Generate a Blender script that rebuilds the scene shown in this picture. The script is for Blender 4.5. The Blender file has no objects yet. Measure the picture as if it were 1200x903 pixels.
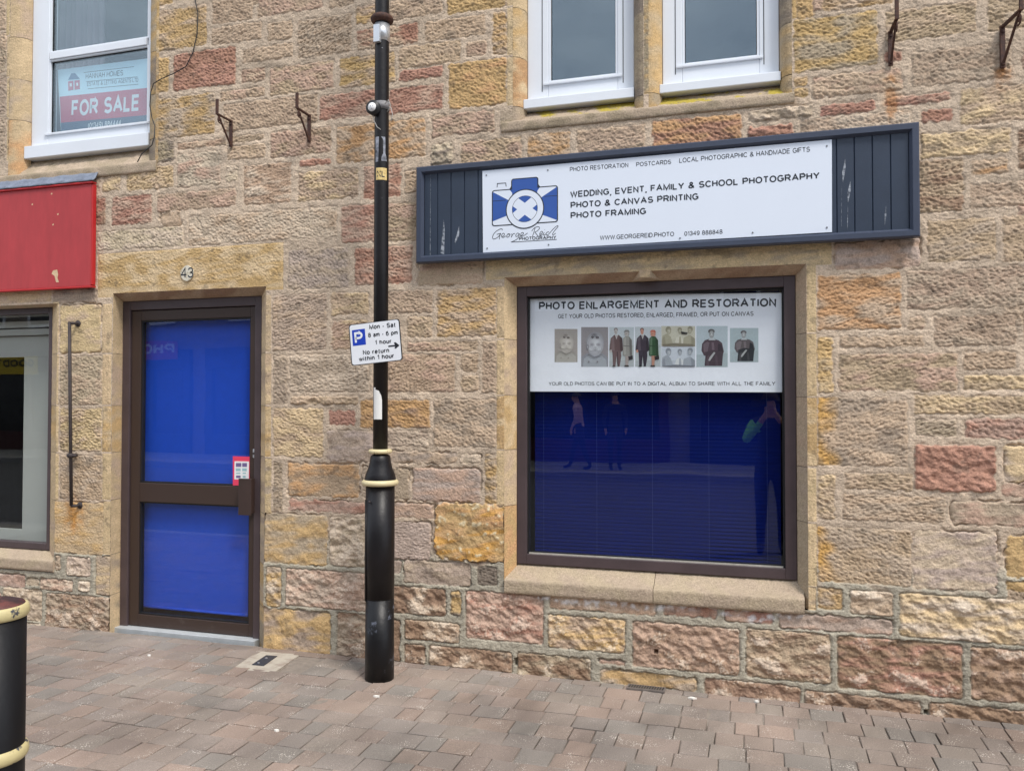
import bpy, bmesh, math, random
import numpy as np
from mathutils import Vector, Matrix

sc = bpy.context.scene
COL = sc.collection
rng = random.Random(7)
R = math.radians

# ------------------------------------------------------------------ camera
F_PX, YAW, PITCH, ROLL = 945.04, 0.291959, 0.020879, 0.000627
CAM = Vector((0.0, -4.35, 1.51))
fw = Vector((-math.sin(YAW)*math.cos(PITCH), math.cos(YAW)*math.cos(PITCH), math.sin(PITCH)))
r0 = Vector((math.cos(YAW), math.sin(YAW), 0)); u0 = r0.cross(fw)
rt = r0*math.cos(ROLL)+u0*math.sin(ROLL); up = -r0*math.sin(ROLL)+u0*math.cos(ROLL)
cd = bpy.data.cameras.new("camera"); cam = bpy.data.objects.new("camera", cd); COL.objects.link(cam)
cam.matrix_world = Matrix(((rt.x, up.x, -fw.x, CAM.x), (rt.y, up.y, -fw.y, CAM.y), (rt.z, up.z, -fw.z, CAM.z), (0, 0, 0, 1)))
cd.sensor_fit = 'HORIZONTAL'; cd.sensor_width = 36; cd.lens = F_PX/1200*36
cd.clip_start = 0.02; cd.clip_end = 1000
sc.camera = cam

# ------------------------------------------------------------------ light
SUN_AZ, SUN_EL = R(50), R(56)
sd = Vector((math.sin(SUN_AZ)*math.cos(SUN_EL), -math.cos(SUN_AZ)*math.cos(SUN_EL), math.sin(SUN_EL)))
w = bpy.data.worlds.new("World"); sc.world = w; w.use_nodes = True
nt = w.node_tree; nt.nodes.clear()
out = nt.nodes.new('ShaderNodeOutputWorld'); bg = nt.nodes.new('ShaderNodeBackground')
sky = nt.nodes.new('ShaderNodeTexSky'); sky.sky_type = 'NISHITA'; sky.sun_disc = False
sky.sun_elevation = SUN_EL; sky.sun_rotation = math.atan2(sd.x, sd.y)
sky.dust_density = 3.0; sky.air_density = 1.0; sky.ozone_density = 1.0
tc = nt.nodes.new('ShaderNodeTexCoord'); mp = nt.nodes.new('ShaderNodeMapping'); mp.inputs['Scale'].default_value = (1, 1, 2.6)
nz = nt.nodes.new('ShaderNodeTexNoise'); nz.inputs['Scale'].default_value = 2.2; nz.inputs['Detail'].default_value = 6
cr = nt.nodes.new('ShaderNodeValToRGB'); cr.color_ramp.elements[0].position = 0.33; cr.color_ramp.elements[1].position = 0.62
cr.color_ramp.elements[0].color = (.55, .55, .55, 1); cr.color_ramp.elements[1].color = (1, 1, 1, 1)
nz2 = nt.nodes.new('ShaderNodeTexNoise'); nz2.inputs['Scale'].default_value = 3.5; nz2.inputs['Detail'].default_value = 4
cc = nt.nodes.new('ShaderNodeValToRGB'); cc.color_ramp.elements[0].position = .35; cc.color_ramp.elements[1].position = .7
cc.color_ramp.elements[0].color = (4.6, 5.2, 6.1, 1); cc.color_ramp.elements[1].color = (9.4, 9.9, 10.6, 1)
mx = nt.nodes.new('ShaderNodeMixRGB')
L = nt.links.new
L(tc.outputs['Generated'], mp.inputs['Vector']); L(mp.outputs['Vector'], nz.inputs['Vector']); L(mp.outputs['Vector'], nz2.inputs['Vector'])
L(nz.outputs['Fac'], cr.inputs['Fac']); L(cr.outputs['Color'], mx.inputs['Fac']); L(sky.outputs['Color'], mx.inputs['Color1'])
L(nz2.outputs['Fac'], cc.inputs['Fac']); L(cc.outputs['Color'], mx.inputs['Color2'])
L(mx.outputs['Color'], bg.inputs['Color']); bg.inputs['Strength'].default_value = 0.113
L(bg.outputs['Background'], out.inputs['Surface'])
sl = bpy.data.lights.new("sun", 'SUN'); sl.energy = 1.75; sl.angle = R(15); sl.color = (1.0, 0.95, 0.88)
so = bpy.data.objects.new("sun", sl); COL.objects.link(so)
so.rotation_euler = (-sd).to_track_quat('-Z', 'Y').to_euler(); so.location = (6, -8, 9)
sc.view_settings.view_transform = 'Standard'; sc.view_settings.look = 'None'; sc.view_settings.gamma = 1
sc.view_settings.use_curve_mapping = False
sc.view_settings.exposure = 0.76

# ------------------------------------------------------------------ pixel of the survey photo -> point of a vertical plane y
def ray(px, py):
    return fw + rt*((px-600)/F_PX) - up*((py-451.5)/F_PX)
def W(px, py, y=0.0):
    d = ray(px, py); t = (y-CAM.y)/d.y
    p = CAM + d*t
    return p.x, p.z
def wx(px, py, y=0.0): return W(px, py, y)[0]
def wz(px, py, y=0.0): return W(px, py, y)[1]
def G(px, py, z=0.0):
    d = ray(px, py); t = (z-CAM.z)/d.z
    return CAM + d*t
def mpp(px, py, y):                       # metres per photo pixel on plane y
    d = ray(px, py); t = (y-CAM.y)/d.y
    return t/F_PX

def s2l(c):
    c = c/255.0
    return c/12.92 if c <= .04045 else ((c+.055)/1.055)**2.4
def RGB(r, g, b, k=1.0): return (s2l(r)*k, s2l(g)*k, s2l(b)*k)

# ------------------------------------------------------------------ materials
MATS = {}
def mat(name, col, rough=.6, metal=0, var=.0, scale=8, bump=0, bscale=60, col2=None, thr=None, spec=.5, aniso=None):
    if name in MATS: return MATS[name]
    m = bpy.data.materials.new(name); m.use_nodes = True
    n = m.node_tree.nodes; l = m.node_tree.links.new; b = n['Principled BSDF']
    b.inputs['Base Color'].default_value = (*col, 1); b.inputs['Roughness'].default_value = rough
    b.inputs['Metallic'].default_value = metal; b.inputs['Specular IOR Level'].default_value = spec
    t = n.new('ShaderNodeTexCoord'); mpn = n.new('ShaderNodeMapping'); l(t.outputs['Object'], mpn.inputs['Vector'])
    if aniso: mpn.inputs['Scale'].default_value = aniso
    if var or col2:
        z = n.new('ShaderNodeTexNoise'); z.inputs['Scale'].default_value = scale; z.inputs['Detail'].default_value = 7
        z.inputs['Roughness'].default_value = .65
        l(mpn.outputs['Vector'], z.inputs['Vector'])
        rp = n.new('ShaderNodeValToRGB'); l(z.outputs['Fac'], rp.inputs['Fac'])
        e = rp.color_ramp.elements
        if col2:
            e[0].position, e[1].position = thr or (.45, .65)
            e[0].color = (*col, 1); e[1].color = (*col2, 1)
        else:
            e[0].position, e[1].position = .3, .7
            e[0].color = (*[c*(1-var) for c in col], 1); e[1].color = (*[min(1, c*(1+var)) for c in col], 1)
        l(rp.outputs['Color'], b.inputs['Base Color'])
    if bump:
        z2 = n.new('ShaderNodeTexNoise'); z2.inputs['Scale'].default_value = bscale; z2.inputs['Detail'].default_value = 5
        l(mpn.outputs['Vector'], z2.inputs['Vector'])
        bp = n.new('ShaderNodeBump'); bp.inputs['Strength'].default_value = .6; bp.inputs['Distance'].default_value = bump
        l(z2.outputs['Fac'], bp.inputs['Height']); l(bp.outputs['Normal'], b.inputs['Normal'])
    MATS[name] = m
    return m

def vcol_mat(name, rough=.92, grain=.20, gscale=150, bump=.006, bscale=95):
    m = bpy.data.materials.new(name); m.use_nodes = True
    n = m.node_tree.nodes; l = m.node_tree.links.new; b = n['Principled BSDF']
    b.inputs['Roughness'].default_value = rough; b.inputs['Specular IOR Level'].default_value = .25
    a = n.new('ShaderNodeVertexColor'); a.layer_name = 'Col'
    t = n.new('ShaderNodeTexCoord')
    z = n.new('ShaderNodeTexNoise'); z.inputs['Scale'].default_value = gscale; z.inputs['Detail'].default_value = 4
    l(t.outputs['Object'], z.inputs['Vector'])
    rp = n.new('ShaderNodeMapRange'); rp.inputs[1].default_value = .3; rp.inputs[2].default_value = .7
    rp.inputs[3].default_value = 1-grain; rp.inputs[4].default_value = 1+grain
    l(z.outputs['Fac'], rp.inputs[0])
    mu = n.new('ShaderNodeMixRGB'); mu.blend_type = 'MULTIPLY'; mu.inputs[0].default_value = 1
    l(a.outputs['Color'], mu.inputs[1]); l(rp.outputs[0], mu.inputs[2]); l(mu.outputs['Color'], b.inputs['Base Color'])
    z2 = n.new('ShaderNodeTexNoise'); z2.inputs['Scale'].default_value = bscale; z2.inputs['Detail'].default_value = 6
    l(t.outputs['Object'], z2.inputs['Vector'])
    bp = n.new('ShaderNodeBump'); bp.inputs['Strength'].default_value = .7; bp.inputs['Distance'].default_value = bump
    l(z2.outputs['Fac'], bp.inputs['Height']); l(bp.outputs['Normal'], b.inputs['Normal'])
    return m
M_STONE = vcol_mat('sandstone'); M_PAVE = vcol_mat('paver', rough=.88, grain=.22, gscale=210, bump=.003, bscale=260)
def speckle(m):                                # pale quartz chips in the blocks
    n = m.node_tree.nodes; l = m.node_tree.links.new; b = n['Principled BSDF']
    src = b.inputs['Base Color'].links[0].from_socket
    t = n.new('ShaderNodeTexCoord'); v = n.new('ShaderNodeTexVoronoi'); v.inputs['Scale'].default_value = 115
    z = n.new('ShaderNodeTexNoise'); z.inputs['Scale'].default_value = 9; z.inputs['Detail'].default_value = 5
    l(t.outputs['Object'], v.inputs['Vector']); l(t.outputs['Object'], z.inputs['Vector'])
    lt = n.new('ShaderNodeMath'); lt.operation = 'LESS_THAN'; l(v.outputs['Distance'], lt.inputs[0])
    mr = n.new('ShaderNodeMapRange'); mr.inputs[1].default_value = .42; mr.inputs[2].default_value = .72; mr.inputs[3].default_value = .0; mr.inputs[4].default_value = .36
    l(z.outputs['Fac'], mr.inputs[0]); l(mr.outputs[0], lt.inputs[1])
    k = n.new('ShaderNodeMath'); k.operation = 'MULTIPLY'; k.inputs[1].default_value = .75; l(lt.outputs[0], k.inputs[0])
    mx = n.new('ShaderNodeMixRGB'); l(k.outputs[0], mx.inputs[0]); l(src, mx.inputs[1]); mx.inputs[2].default_value = (*RGB(214, 206, 194), 1)
    l(mx.outputs[0], b.inputs['Base Color'])
speckle(M_PAVE)

def glass_mat(name='window_glass', f0=.05, tint=(.93, .95, .95), gcol=(1, 1, 1, 1)):
    m = bpy.data.materials.new(name); m.use_nodes = True
    n = m.node_tree.nodes; l = m.node_tree.links.new; n.clear()
    o = n.new('ShaderNodeOutputMaterial'); mix = n.new('ShaderNodeMixShader')
    tr = n.new('ShaderNodeBsdfTransparent'); tr.inputs[0].default_value = (*tint, 1)
    gl = n.new('ShaderNodeBsdfGlossy'); gl.inputs['Roughness'].default_value = 0.0; gl.inputs['Color'].default_value = gcol
    ge = n.new('ShaderNodeNewGeometry'); dt = n.new('ShaderNodeVectorMath'); dt.operation = 'DOT_PRODUCT'
    l(ge.outputs['Incoming'], dt.inputs[0]); l(ge.outputs['Normal'], dt.inputs[1])
    ab = n.new('ShaderNodeMath'); ab.operation = 'ABSOLUTE'; l(dt.outputs['Value'], ab.inputs[0])
    s1 = n.new('ShaderNodeMath'); s1.operation = 'SUBTRACT'; s1.inputs[0].default_value = 1; l(ab.outputs[0], s1.inputs[1])
    pw = n.new('ShaderNodeMath'); pw.operation = 'POWER'; pw.inputs[1].default_value = 5; l(s1.outputs[0], pw.inputs[0])
    ma = n.new('ShaderNodeMath'); ma.operation = 'MULTIPLY_ADD'; ma.inputs[1].default_value = 1-f0; ma.inputs[2].default_value = f0
    l(pw.outputs[0], ma.inputs[0]); l(ma.outputs[0], mix.inputs[0]); l(tr.outputs[0], mix.inputs[1]); l(gl.outputs[0], mix.inputs[2])
    nzz = n.new('ShaderNodeTexNoise'); nzz.inputs['Scale'].default_value = 1.3
    tcn = n.new('ShaderNodeTexCoord'); l(tcn.outputs['Object'], nzz.inputs['Vector'])
    bp = n.new('ShaderNodeBump'); bp.inputs['Strength'].default_value = .12; bp.inputs['Distance'].default_value = .01
    l(nzz.outputs['Fac'], bp.inputs['Height']); l(bp.outputs['Normal'], gl.inputs['Normal'])
    l(mix.outputs[0], o.inputs[0])
    return m
M_GLASS = glass_mat('shop_glass', .034, (.985, .99, .99))
M_GLASS_UP = glass_mat('upper_glass', .115, (.9, .95, .97), (.84, .95, 1, 1))

BROWN = mat('brown_aluminium', RGB(64, 50, 46), .38, .0, .18, 5, .0006, 200, spec=.5)
BROWN2 = mat('brown_frame_coat', RGB(76, 64, 66), .42, .0, .16, 6, .0006, 200)
DARKGAP = mat('rubber_gasket', RGB(24, 24, 26), .6, var=.2)
UPVC = mat('white_upvc', (.76, .80, .86), .35, var=.03, scale=3, bump=.0004)
NAVY = mat('navy_painted_board', RGB(47, 58, 75), .42, var=.10, scale=6, bump=.0008, bscale=120)
NAVY_L = mat('navy_painted_trim', RGB(60, 68, 86), .42, var=.10, scale=9, bump=.0008, bscale=120)
PANEL = mat('white_sign_panel', (.74, .80, .90), .4, var=.015, scale=2)
INK = mat('dark_lettering', RGB(34, 42, 52), .5, var=.1)
LOGOBLUE = mat('logo_blue', RGB(50, 88, 165), .45, var=.06)
BLACKP = mat('black_gloss_paint', RGB(20, 18, 21), .42, var=.25, scale=14, bump=.0018, bscale=45, spec=.35)
BLACKW = mat('worn_black_paint', RGB(15, 15, 18), .42, col2=RGB(128, 134, 150), thr=(.60, .76), scale=13, bump=.0018, bscale=45, spec=.35)
CREAM = mat('cream_gold_paint', RGB(214, 200, 158), .42, col2=RGB(60, 54, 44), thr=(.66, .7), scale=30, bump=.001)
RUST = mat('rusted_iron', RGB(62, 42, 38), .8, col2=RGB(96, 62, 44), thr=(.4, .75), scale=40, bump=.002, bscale=150)
IRON = mat('dark_iron', RGB(58, 50, 50), .7, var=.3, scale=30, bump=.001)
RED = mat('red_painted_board', RGB(176, 58, 62), .6, var=.13, scale=5, bump=.0008, aniso=(2.2, 2.2, .55))
RED2 = mat('red_painted_edge', RGB(186, 36, 40), .5, var=.05, scale=7)
LEAD = mat('lead_sheet', RGB(120, 128, 144), .6, var=.25, scale=18, bump=.012, bscale=26)
STEEL = mat('zinc_steel', RGB(190, 192, 196), .35, .7, .1, 20)
SILVER = mat('brushed_plate', RGB(205, 208, 212), .3, .6, .05)
BLINDBLUE = mat('blue_roller_fabric', RGB(5, 70, 188), .85, var=.05, scale=20, bump=.0004, bscale=500)
SLAT = mat('navy_blind_slat', RGB(0, 20, 92), .75, var=.1, scale=3, spec=.08)
DARKROOM = mat('dark_room_plaster', RGB(60, 60, 64), .9, var=.2)
ROOMGREY = mat('grey_display_panel', RGB(168, 172, 166), .7, var=.04, scale=3)
WHITE = mat('white_print', (.8, .8, .8), .5, var=.02)
CONC = mat('pale_concrete', RGB(172, 168, 158), .9, var=.18, scale=30, bump=.003)
BLACKPL = mat('black_plastic', RGB(30, 31, 34), .5, var=.2)

# ------------------------------------------------------------------ object helpers
def tag(o, label=None, cat=None, group=None, kind=None):
    if label: o['label'] = label
    if cat: o['category'] = cat
    if group: o['group'] = group
    if kind: o['kind'] = kind
    return o
def empty(name, loc, label=None, cat=None, group=None):
    o = bpy.data.objects.new(name, None); COL.objects.link(o); o.location = loc; o.empty_display_size = .1
    return tag(o, label, cat, group)
def adopt(o, parent):
    o.parent = parent
    if parent.type == 'EMPTY': o.matrix_parent_inverse = Matrix.Translation(-Vector(parent.location))
    return o
def link_mesh(name, me, mats, parent=None):
    for m in (mats if isinstance(mats, (list, tuple)) else [mats]): me.materials.append(m)
    o = bpy.data.objects.new(name, me); COL.objects.link(o)
    if parent: adopt(o, parent)
    return o
class MB:
    def __init__(s): s.v = []; s.f = []; s.mi = []; s.sm = []; s.cur = 0; s.smooth = False
    def m(s, i): s.cur = i; return s
    def add(s, vs, fs):
        b = len(s.v); s.v += [tuple(q) for q in vs]
        for f in fs: s.f.append([b+i for i in f]); s.mi.append(s.cur); s.sm.append(s.smooth)
        return s
    def box(s, x0, x1, y0, y1, z0, z1):
        x0, x1 = sorted((x0, x1)); y0, y1 = sorted((y0, y1)); z0, z1 = sorted((z0, z1))
        return s.add([(x0, y0, z0), (x1, y0, z0), (x1, y1, z0), (x0, y1, z0), (x0, y0, z1), (x1, y0, z1), (x1, y1, z1), (x0, y1, z1)],
                     [(0, 3, 2, 1), (4, 5, 6, 7), (0, 1, 5, 4), (1, 2, 6, 5), (2, 3, 7, 6), (3, 0, 4, 7)])
    def prism_x(s, prof, x0, x1):            # closed profile of (y,z), extruded along x
        n = len(prof)
        vs = [(x0, y, z) for y, z in prof]+[(x1, y, z) for y, z in prof]
        fs = [(i, (i+1) % n, n+(i+1) % n, n+i) for i in range(n)]+[tuple(range(n))[::-1], tuple(range(n, 2*n))]
        return s.add(vs, fs)
    def sheet(s, pts, y):                     # polygon of (x,z) at depth y facing -y
        a = sum(pts[i][0]*pts[(i+1) % len(pts)][1]-pts[(i+1) % len(pts)][0]*pts[i][1] for i in range(len(pts)))
        if a < 0: pts = pts[::-1]
        return s.add([(x, y, z) for x, z in pts], [tuple(range(len(pts)))])
    def plate(s, pts, y0, y1):                # polygon with thickness y0 (front) .. y1
        a = sum(pts[i][0]*pts[(i+1) % len(pts)][1]-pts[(i+1) % len(pts)][0]*pts[i][1] for i in range(len(pts)))
        if a < 0: pts = pts[::-1]
        n = len(pts)
        return s.add([(x, y0, z) for x, z in pts]+[(x, y1, z) for x, z in pts],
                     [tuple(range(n)), tuple(range(n, 2*n))[::-1]]+[((i+1) % n, i, n+i, n+(i+1) % n) for i in range(n)])
    def tube(s, pts, r, seg=8, cap=True):
        pts = [Vector(p) for p in pts]; rs = r if isinstance(r, (list, tuple)) else [r]*len(pts)
        rings = []; t = (pts[1]-pts[0]).normalized(); nrm = t.orthogonal().normalized()
        for i, p in enumerate(pts):
            tt = ((pts[min(i+1, len(pts)-1)]-pts[max(i-1, 0)])).normalized()
            q = t.rotation_difference(tt); nrm = q @ nrm; t = tt; bn = t.cross(nrm)
            rings.append([p+(nrm*math.cos(2*math.pi*k/seg)+bn*math.sin(2*math.pi*k/seg))*rs[i] for k in range(seg)])
        vs = [q for rg in rings for q in rg]; fs = []
        for i in range(len(pts)-1):
            for k in range(seg): fs.append((i*seg+k, i*seg+(k+1) % seg, (i+1)*seg+(k+1) % seg, (i+1)*seg+k))
        if cap: fs += [tuple(range(seg))[::-1], tuple(range((len(pts)-1)*seg, len(pts)*seg))]
        return s.add(vs, fs)
    def bar(s, a, b, w_, h_):                 # flat iron between two points
        a = Vector(a); b = Vector(b); t = (b-a).normalized(); sx = Vector((1, 0, 0)); 
        if abs(t.dot(sx)) > .9: sx = Vector((0, 0, 1))
        sx = (sx-t*t.dot(sx)).normalized(); sy = t.cross(sx)
        vs = []
        for p in (a, b):
            for i, j in ((-1, -1), (1, -1), (1, 1), (-1, 1)): vs.append(p+sx*(i*w_/2)+sy*(j*h_/2))
        return s.add(vs, [(0, 3, 2, 1), (4, 5, 6, 7), (0, 1, 5, 4), (1, 2, 6, 5), (2, 3, 7, 6), (3, 0, 4, 7)])
    def lathe(s, c, prof, seg=48, cap=True):  # prof: (r,z)
        vs = [(c[0]+r*math.cos(2*math.pi*k/seg), c[1]+r*math.sin(2*math.pi*k/seg), z) for r, z in prof for k in range(seg)]
        fs = [(i*seg+k, i*seg+(k+1) % seg, (i+1)*seg+(k+1) % seg, (i+1)*seg+k) for i in range(len(prof)-1) for k in range(seg)]
        if cap: fs += [tuple(range(seg))[::-1], tuple(range((len(prof)-1)*seg, len(prof)*seg))]
        return s.add(vs, fs)
    def build(s, name, mats, parent=None, bevel=0):
        me = bpy.data.meshes.new(name); me.from_pydata(s.v, [], s.f); me.update()
        me.polygons.foreach_set('material_index', s.mi); me.polygons.foreach_set('use_smooth', s.sm)
        o = link_mesh(name, me, mats, parent)
        if bevel:
            b = o.modifiers.new('bevel', 'BEVEL'); b.width = bevel; b.segments = 2; b.limit_method = 'ANGLE'; b.angle_limit = R(40)
        return o
def ring_prof(r, z, t, n=8, tz=None):        # half-round torus profile around radius r
    return [(r+t*math.cos(a), z+(tz or t)*math.sin(a)) for a in [R(-90+180*i/n) for i in range(n+1)]]

# lettering: font outlines turned into mesh, fitted between two measured ends of the baseline
_tc = {}
def _arc(cx, cy, rx, ry, a0, a1, n=9): return [(cx+rx*math.cos(R(a0+(a1-a0)*i/n)), cy+ry*math.sin(R(a0+(a1-a0)*i/n))) for i in range(n+1)]
def _o(cx, cy, rx, ry): return _arc(cx, cy, rx, ry, 90, 450, 28)
GLY = {
 'A': (.76, [[(0, 0), (.38, 1), (.76, 0)], [(.13, .34), (.63, .34)]]),
 'B': (.62, [[(0, 0), (0, 1), (.36, 1)]+_arc(.36, .76, .22, .24, 90, -90)+[(0, .52)], [(.36, .52)]+_arc(.37, .26, .25, .26, 90, -90)+[(0, 0)]]),
 'C': (.69, [_arc(.37, .5, .37, .5, 40, 320, 22)]),
 'D': (.63, [[(0, 0), (0, 1), (.28, 1)]+_arc(.28, .5, .35, .5, 90, -90, 16)+[(0, 0)]]),
 'E': (.58, [[(.58, 1), (0, 1), (0, 0), (.58, 0)], [(0, .52), (.54, .52)]]),
 'F': (.55, [[(.55, 1), (0, 1), (0, 0)], [(0, .5), (.48, .5)]]),
 'G': (.73, [_arc(.37, .5, .37, .5, 42, 316, 22)+[(.71, .18), (.71, .47), (.42, .47)]]),
 'H': (.60, [[(0, 0), (0, 1)], [(.60, 0), (.60, 1)], [(0, .52), (.60, .52)]]),
 'I': (.0, [[(0, 0), (0, 1)]]),
 'J': (.46, [[(.46, 1), (.46, .26)]+_arc(.23, .25, .23, .25, 0, -180, 12)]),
 'K': (.66, [[(0, 0), (0, 1)], [(.62, 1), (0, .38)], [(.22, .6), (.66, 0)]]),
 'L': (.52, [[(0, 1), (0, 0), (.52, 0)]]),
 'M': (.78, [[(0, 0), (0, 1), (.39, .04), (.78, 1), (.78, 0)]]),
 'N': (.60, [[(0, 0), (0, 1), (.60, 0), (.60, 1)]]),
 'O': (.76, [_o(.38, .5, .38, .5)]),
 'P': (.62, [[(0, 0), (0, 1), (.36, 1)]+_arc(.36, .73, .26, .27, 90, -90)+[(0, .46)]]),
 'R': (.66, [[(0, 0), (0, 1), (.38, 1)]+_arc(.38, .74, .25, .26, 90, -90)+[(0, .48)], [(.36, .48), (.66, 0)]]),
 'S': (.64, [_arc(.33, .745, .29, .255, 30, 250, 14)+_arc(.32, .26, .32, .26, 70, -155, 14)]),
 'T': (.60, [[(0, 1), (.60, 1)], [(.30, 1), (.30, 0)]]),
 'U': (.66, [[(0, 1), (0, .33)]+_arc(.33, .33, .33, .33, 180, 360, 14)+[(.66, 1)]]),
 'V': (.72, [[(0, 1), (.36, 0), (.72, 1)]]),
 'W': (.96, [[(0, 1), (.24, 0), (.48, .98), (.72, 0), (.96, 1)]]),
 'X': (.70, [[(0, 0), (.70, 1)], [(0, 1), (.70, 0)]]),
 'Y': (.70, [[(0, 1), (.35, .45), (.70, 1)], [(.35, .45), (.35, 0)]]),
 '0': (.52, [_o(.26, .5, .26, .5)]), '1': (.24, [[(0, .76), (.16, .84), (.24, 1), (.24, 0)]]),
 '3': (.52, [_arc(.26, .75, .24, .25, 165, -90, 14)+_arc(.25, .26, .27, .26, 88, -165, 14)]),
 '4': (.58, [[(.43, 0), (.43, 1), (0, .30), (.58, .30)]]),
 '6': (.54, [_arc(.30, .62, .28, .38, 50, 150, 8)+_arc(.27, .32, .27, .32, 180, 540, 22)]),
 '8': (.54, [_o(.27, .755, .225, .245), _o(.27, .265, .27, .265)]),
 '9': (.54, [_arc(.24, .38, .28, .38, 230, 330, 8)+_arc(.27, .68, .27, .32, 0, 360, 22)]),
 '&': (.74, [[(.74, 0), (.20, .66)]+_arc(.34, .80, .17, .20, 200, -20, 10)+[(.44, .62), (.14, .42)]+_arc(.27, .23, .26, .23, 130, 320, 10)+[(.66, .42)]]),
 ',': (.04, [[(.05, .07), (.05, -.02), (0, -.17)]]), '.': (.02, [[(0, .0), (.0, .09)]]), '-': (.24, [[(0, .38), (.24, .38)]]), ' ': (.20, []),
 '(': (.16, [_arc(.42, .42, .42, .62, 130, 230, 10)]), ')': (.16, [_arc(-.26, .42, .42, .62, 50, -50, 10)]),
 'o': (.50, [_o(.25, .36, .25, .36)]), 'n': (.44, [[(0, 0), (0, .72)], [(0, .46)]+_arc(.22, .46, .22, .26, 180, 0, 10)+[(.44, 0)]]),
 'a': (.44, [[(.02, .60)]+_arc(.22, .52, .21, .20, 140, 0, 8)+[(.43, 0)], [(.43, .40), (.20, .40)]+_arc(.20, .2, .19, .20, 90, 270, 8)+[(.30, .0), (.43, .12)]]),
 't': (.30, [[(.12, .94), (.12, .14)]+_arc(.25, .13, .13, .13, 180, 280, 5), [(0, .72), (.30, .72)]]),
 'm': (.74, [[(0, 0), (0, .72)], [(0, .5)]+_arc(.185, .5, .185, .22, 180, 0, 8)+[(.37, 0)], [(.37, .5)]+_arc(.555, .5, .185, .22, 180, 0, 8)+[(.74, 0)]]),
 'p': (.48, [[(0, -.28), (0, .72)], _o(.24, .36, .24, .36)]), 'h': (.44, [[(0, 0), (0, 1)], [(0, .46)]+_arc(.22, .46, .22, .26, 180, 0, 10)+[(.44, 0)]]),
 'u': (.44, [[(0, .72), (0, .24)]+_arc(.22, .24, .22, .24, 180, 360, 10)+[(.44, .72)], [(.44, .3), (.44, 0)]]),
 'r': (.26, [[(0, 0), (0, .72)], [(0, .44)]+_arc(.24, .44, .24, .27, 180, 85, 6)]),
 'e': (.48, [[(.02, .38), (.48, .38)]+_arc(.24, .36, .24, .36, 5, 315, 20)]),
 'w': (.70, [[(0, .72), (.17, 0), (.35, .70), (.53, 0), (.70, .72)]]), 'i': (.0, [[(0, 0), (0, .72)], [(0, .90), (0, 1.0)]]),
}
def _ribbon2(P, th):
    P = [Vector(p) for p in P]; cl = (P[0]-P[-1]).length < 1e-4
    if cl: P = P[:-1]
    n = len(P); L_, R_ = [], []
    for i in range(n):
        a = P[i]-P[i-1] if (i or cl) else P[1]-P[0]; c = P[(i+1) % n]-P[i] if (i < n-1 or cl) else P[-1]-P[-2]
        a = a.normalized(); c = c.normalized(); na = Vector((-a.y, a.x)); nc = Vector((-c.y, c.x)); m = na+nc
        m = na if m.length < 1e-4 else m.normalized(); k = min(1/max(.2, m.dot(na)), 2.2)
        L_.append(P[i]+m*(th/2*k)); R_.append(P[i]-m*(th/2*k))
    fs = [(i, n+i, n+(i+1) % n, (i+1) % n) for i in range(n if cl else n-1)]
    return L_+R_, fs
def text_geo(body, bold):
    k = (body, bold)
    if k in _tc: return _tc[k]
    th = .125+bold*4.0; vs, fs = [], []; x = 0; lay = 0
    for ch in body:
        w_, strokes = GLY[ch]
        for st in strokes:
            pv, pf = _ribbon2([(x+px, th/2+py*(1-th) if ch not in ',' else py) for px, py in st], th)
            o = len(vs); vs += [(p.x, p.y, lay) for p in pv]; fs += [tuple(o+i for i in f) for f in pf]; lay = (lay+1) % 3
        x += w_+.12+th*.85
    _tc[k] = (vs, fs); return _tc[k]
def put_text(mb, body, A, B, cap, y, bold=0.0):
    """A, B: survey-photo pixels of the two ends of the baseline; cap: capital height in photo px"""
    vs, fs = text_geo(body, bold); x0 = min(v[0] for v in vs); x1 = max(v[0] for v in vs)
    a = Vector(W(*A, y)); b = Vector(W(*B, y)); d = b-a; ln = d.length; d /= ln; n = Vector((-d.y, d.x))
    c = abs(wz(A[0], A[1], y)-wz(A[0], A[1]-cap, y)); pts = []
    for v in vs:
        p = a+d*((v[0]-x0)/(x1-x0)*ln)+n*(v[1]*c); pts.append((p.x, y-.00004*v[2], p.y))
    mb.add(pts, fs)
def text_line(parent, m_, *a, name='lettering', **k):
    b = MB(); put_text(b, *a, **k); return b.build(name, m_, parent)

# ================================================================== STONE WALL
rs = np.random.RandomState(3)
FN, FM, CELL = 2048, 1024, .004
def field(lx, lz, ang=0., seed=0, hp=None):
    r = np.random.RandomState(seed).randn(FM, FN)
    kx = np.fft.fftfreq(FN, CELL)[None, :]; kz = np.fft.fftfreq(FM, CELL)[:, None]
    c, s = math.cos(ang), math.sin(ang)
    ku = kx*c+kz*s; kv = -kx*s+kz*c
    H = np.exp(-.5*((ku*lx*2)**2+(kv*lz*2)**2))
    if hp: H *= 1-np.exp(-.5*((ku*hp*2)**2+(kv*hp*2)**2))
    f = np.fft.ifft2(np.fft.fft2(r)*H).real
    return ((f-f.mean())/f.std()).astype(np.float32)
def samp(f, X, Z):
    u = (X/CELL) % FN; v = (Z/CELL) % FM
    i0 = u.astype(int); j0 = v.astype(int); a = (u-i0).astype(np.float32); b = (v-j0).astype(np.float32)
    i0 %= FN; j0 %= FM; i1 = (i0+1) % FN; j1 = (j0+1) % FM
    return f[j0, i0]*(1-a)*(1-b)+f[j0, i1]*a*(1-b)+f[j1, i0]*(1-a)*b+f[j1, i1]*a*b
TOOL = [field(.0165, .0068, R(a), 20+i, hp=.04) for i, a in enumerate((-42, -32, -22, -8, 12, 30))]
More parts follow.
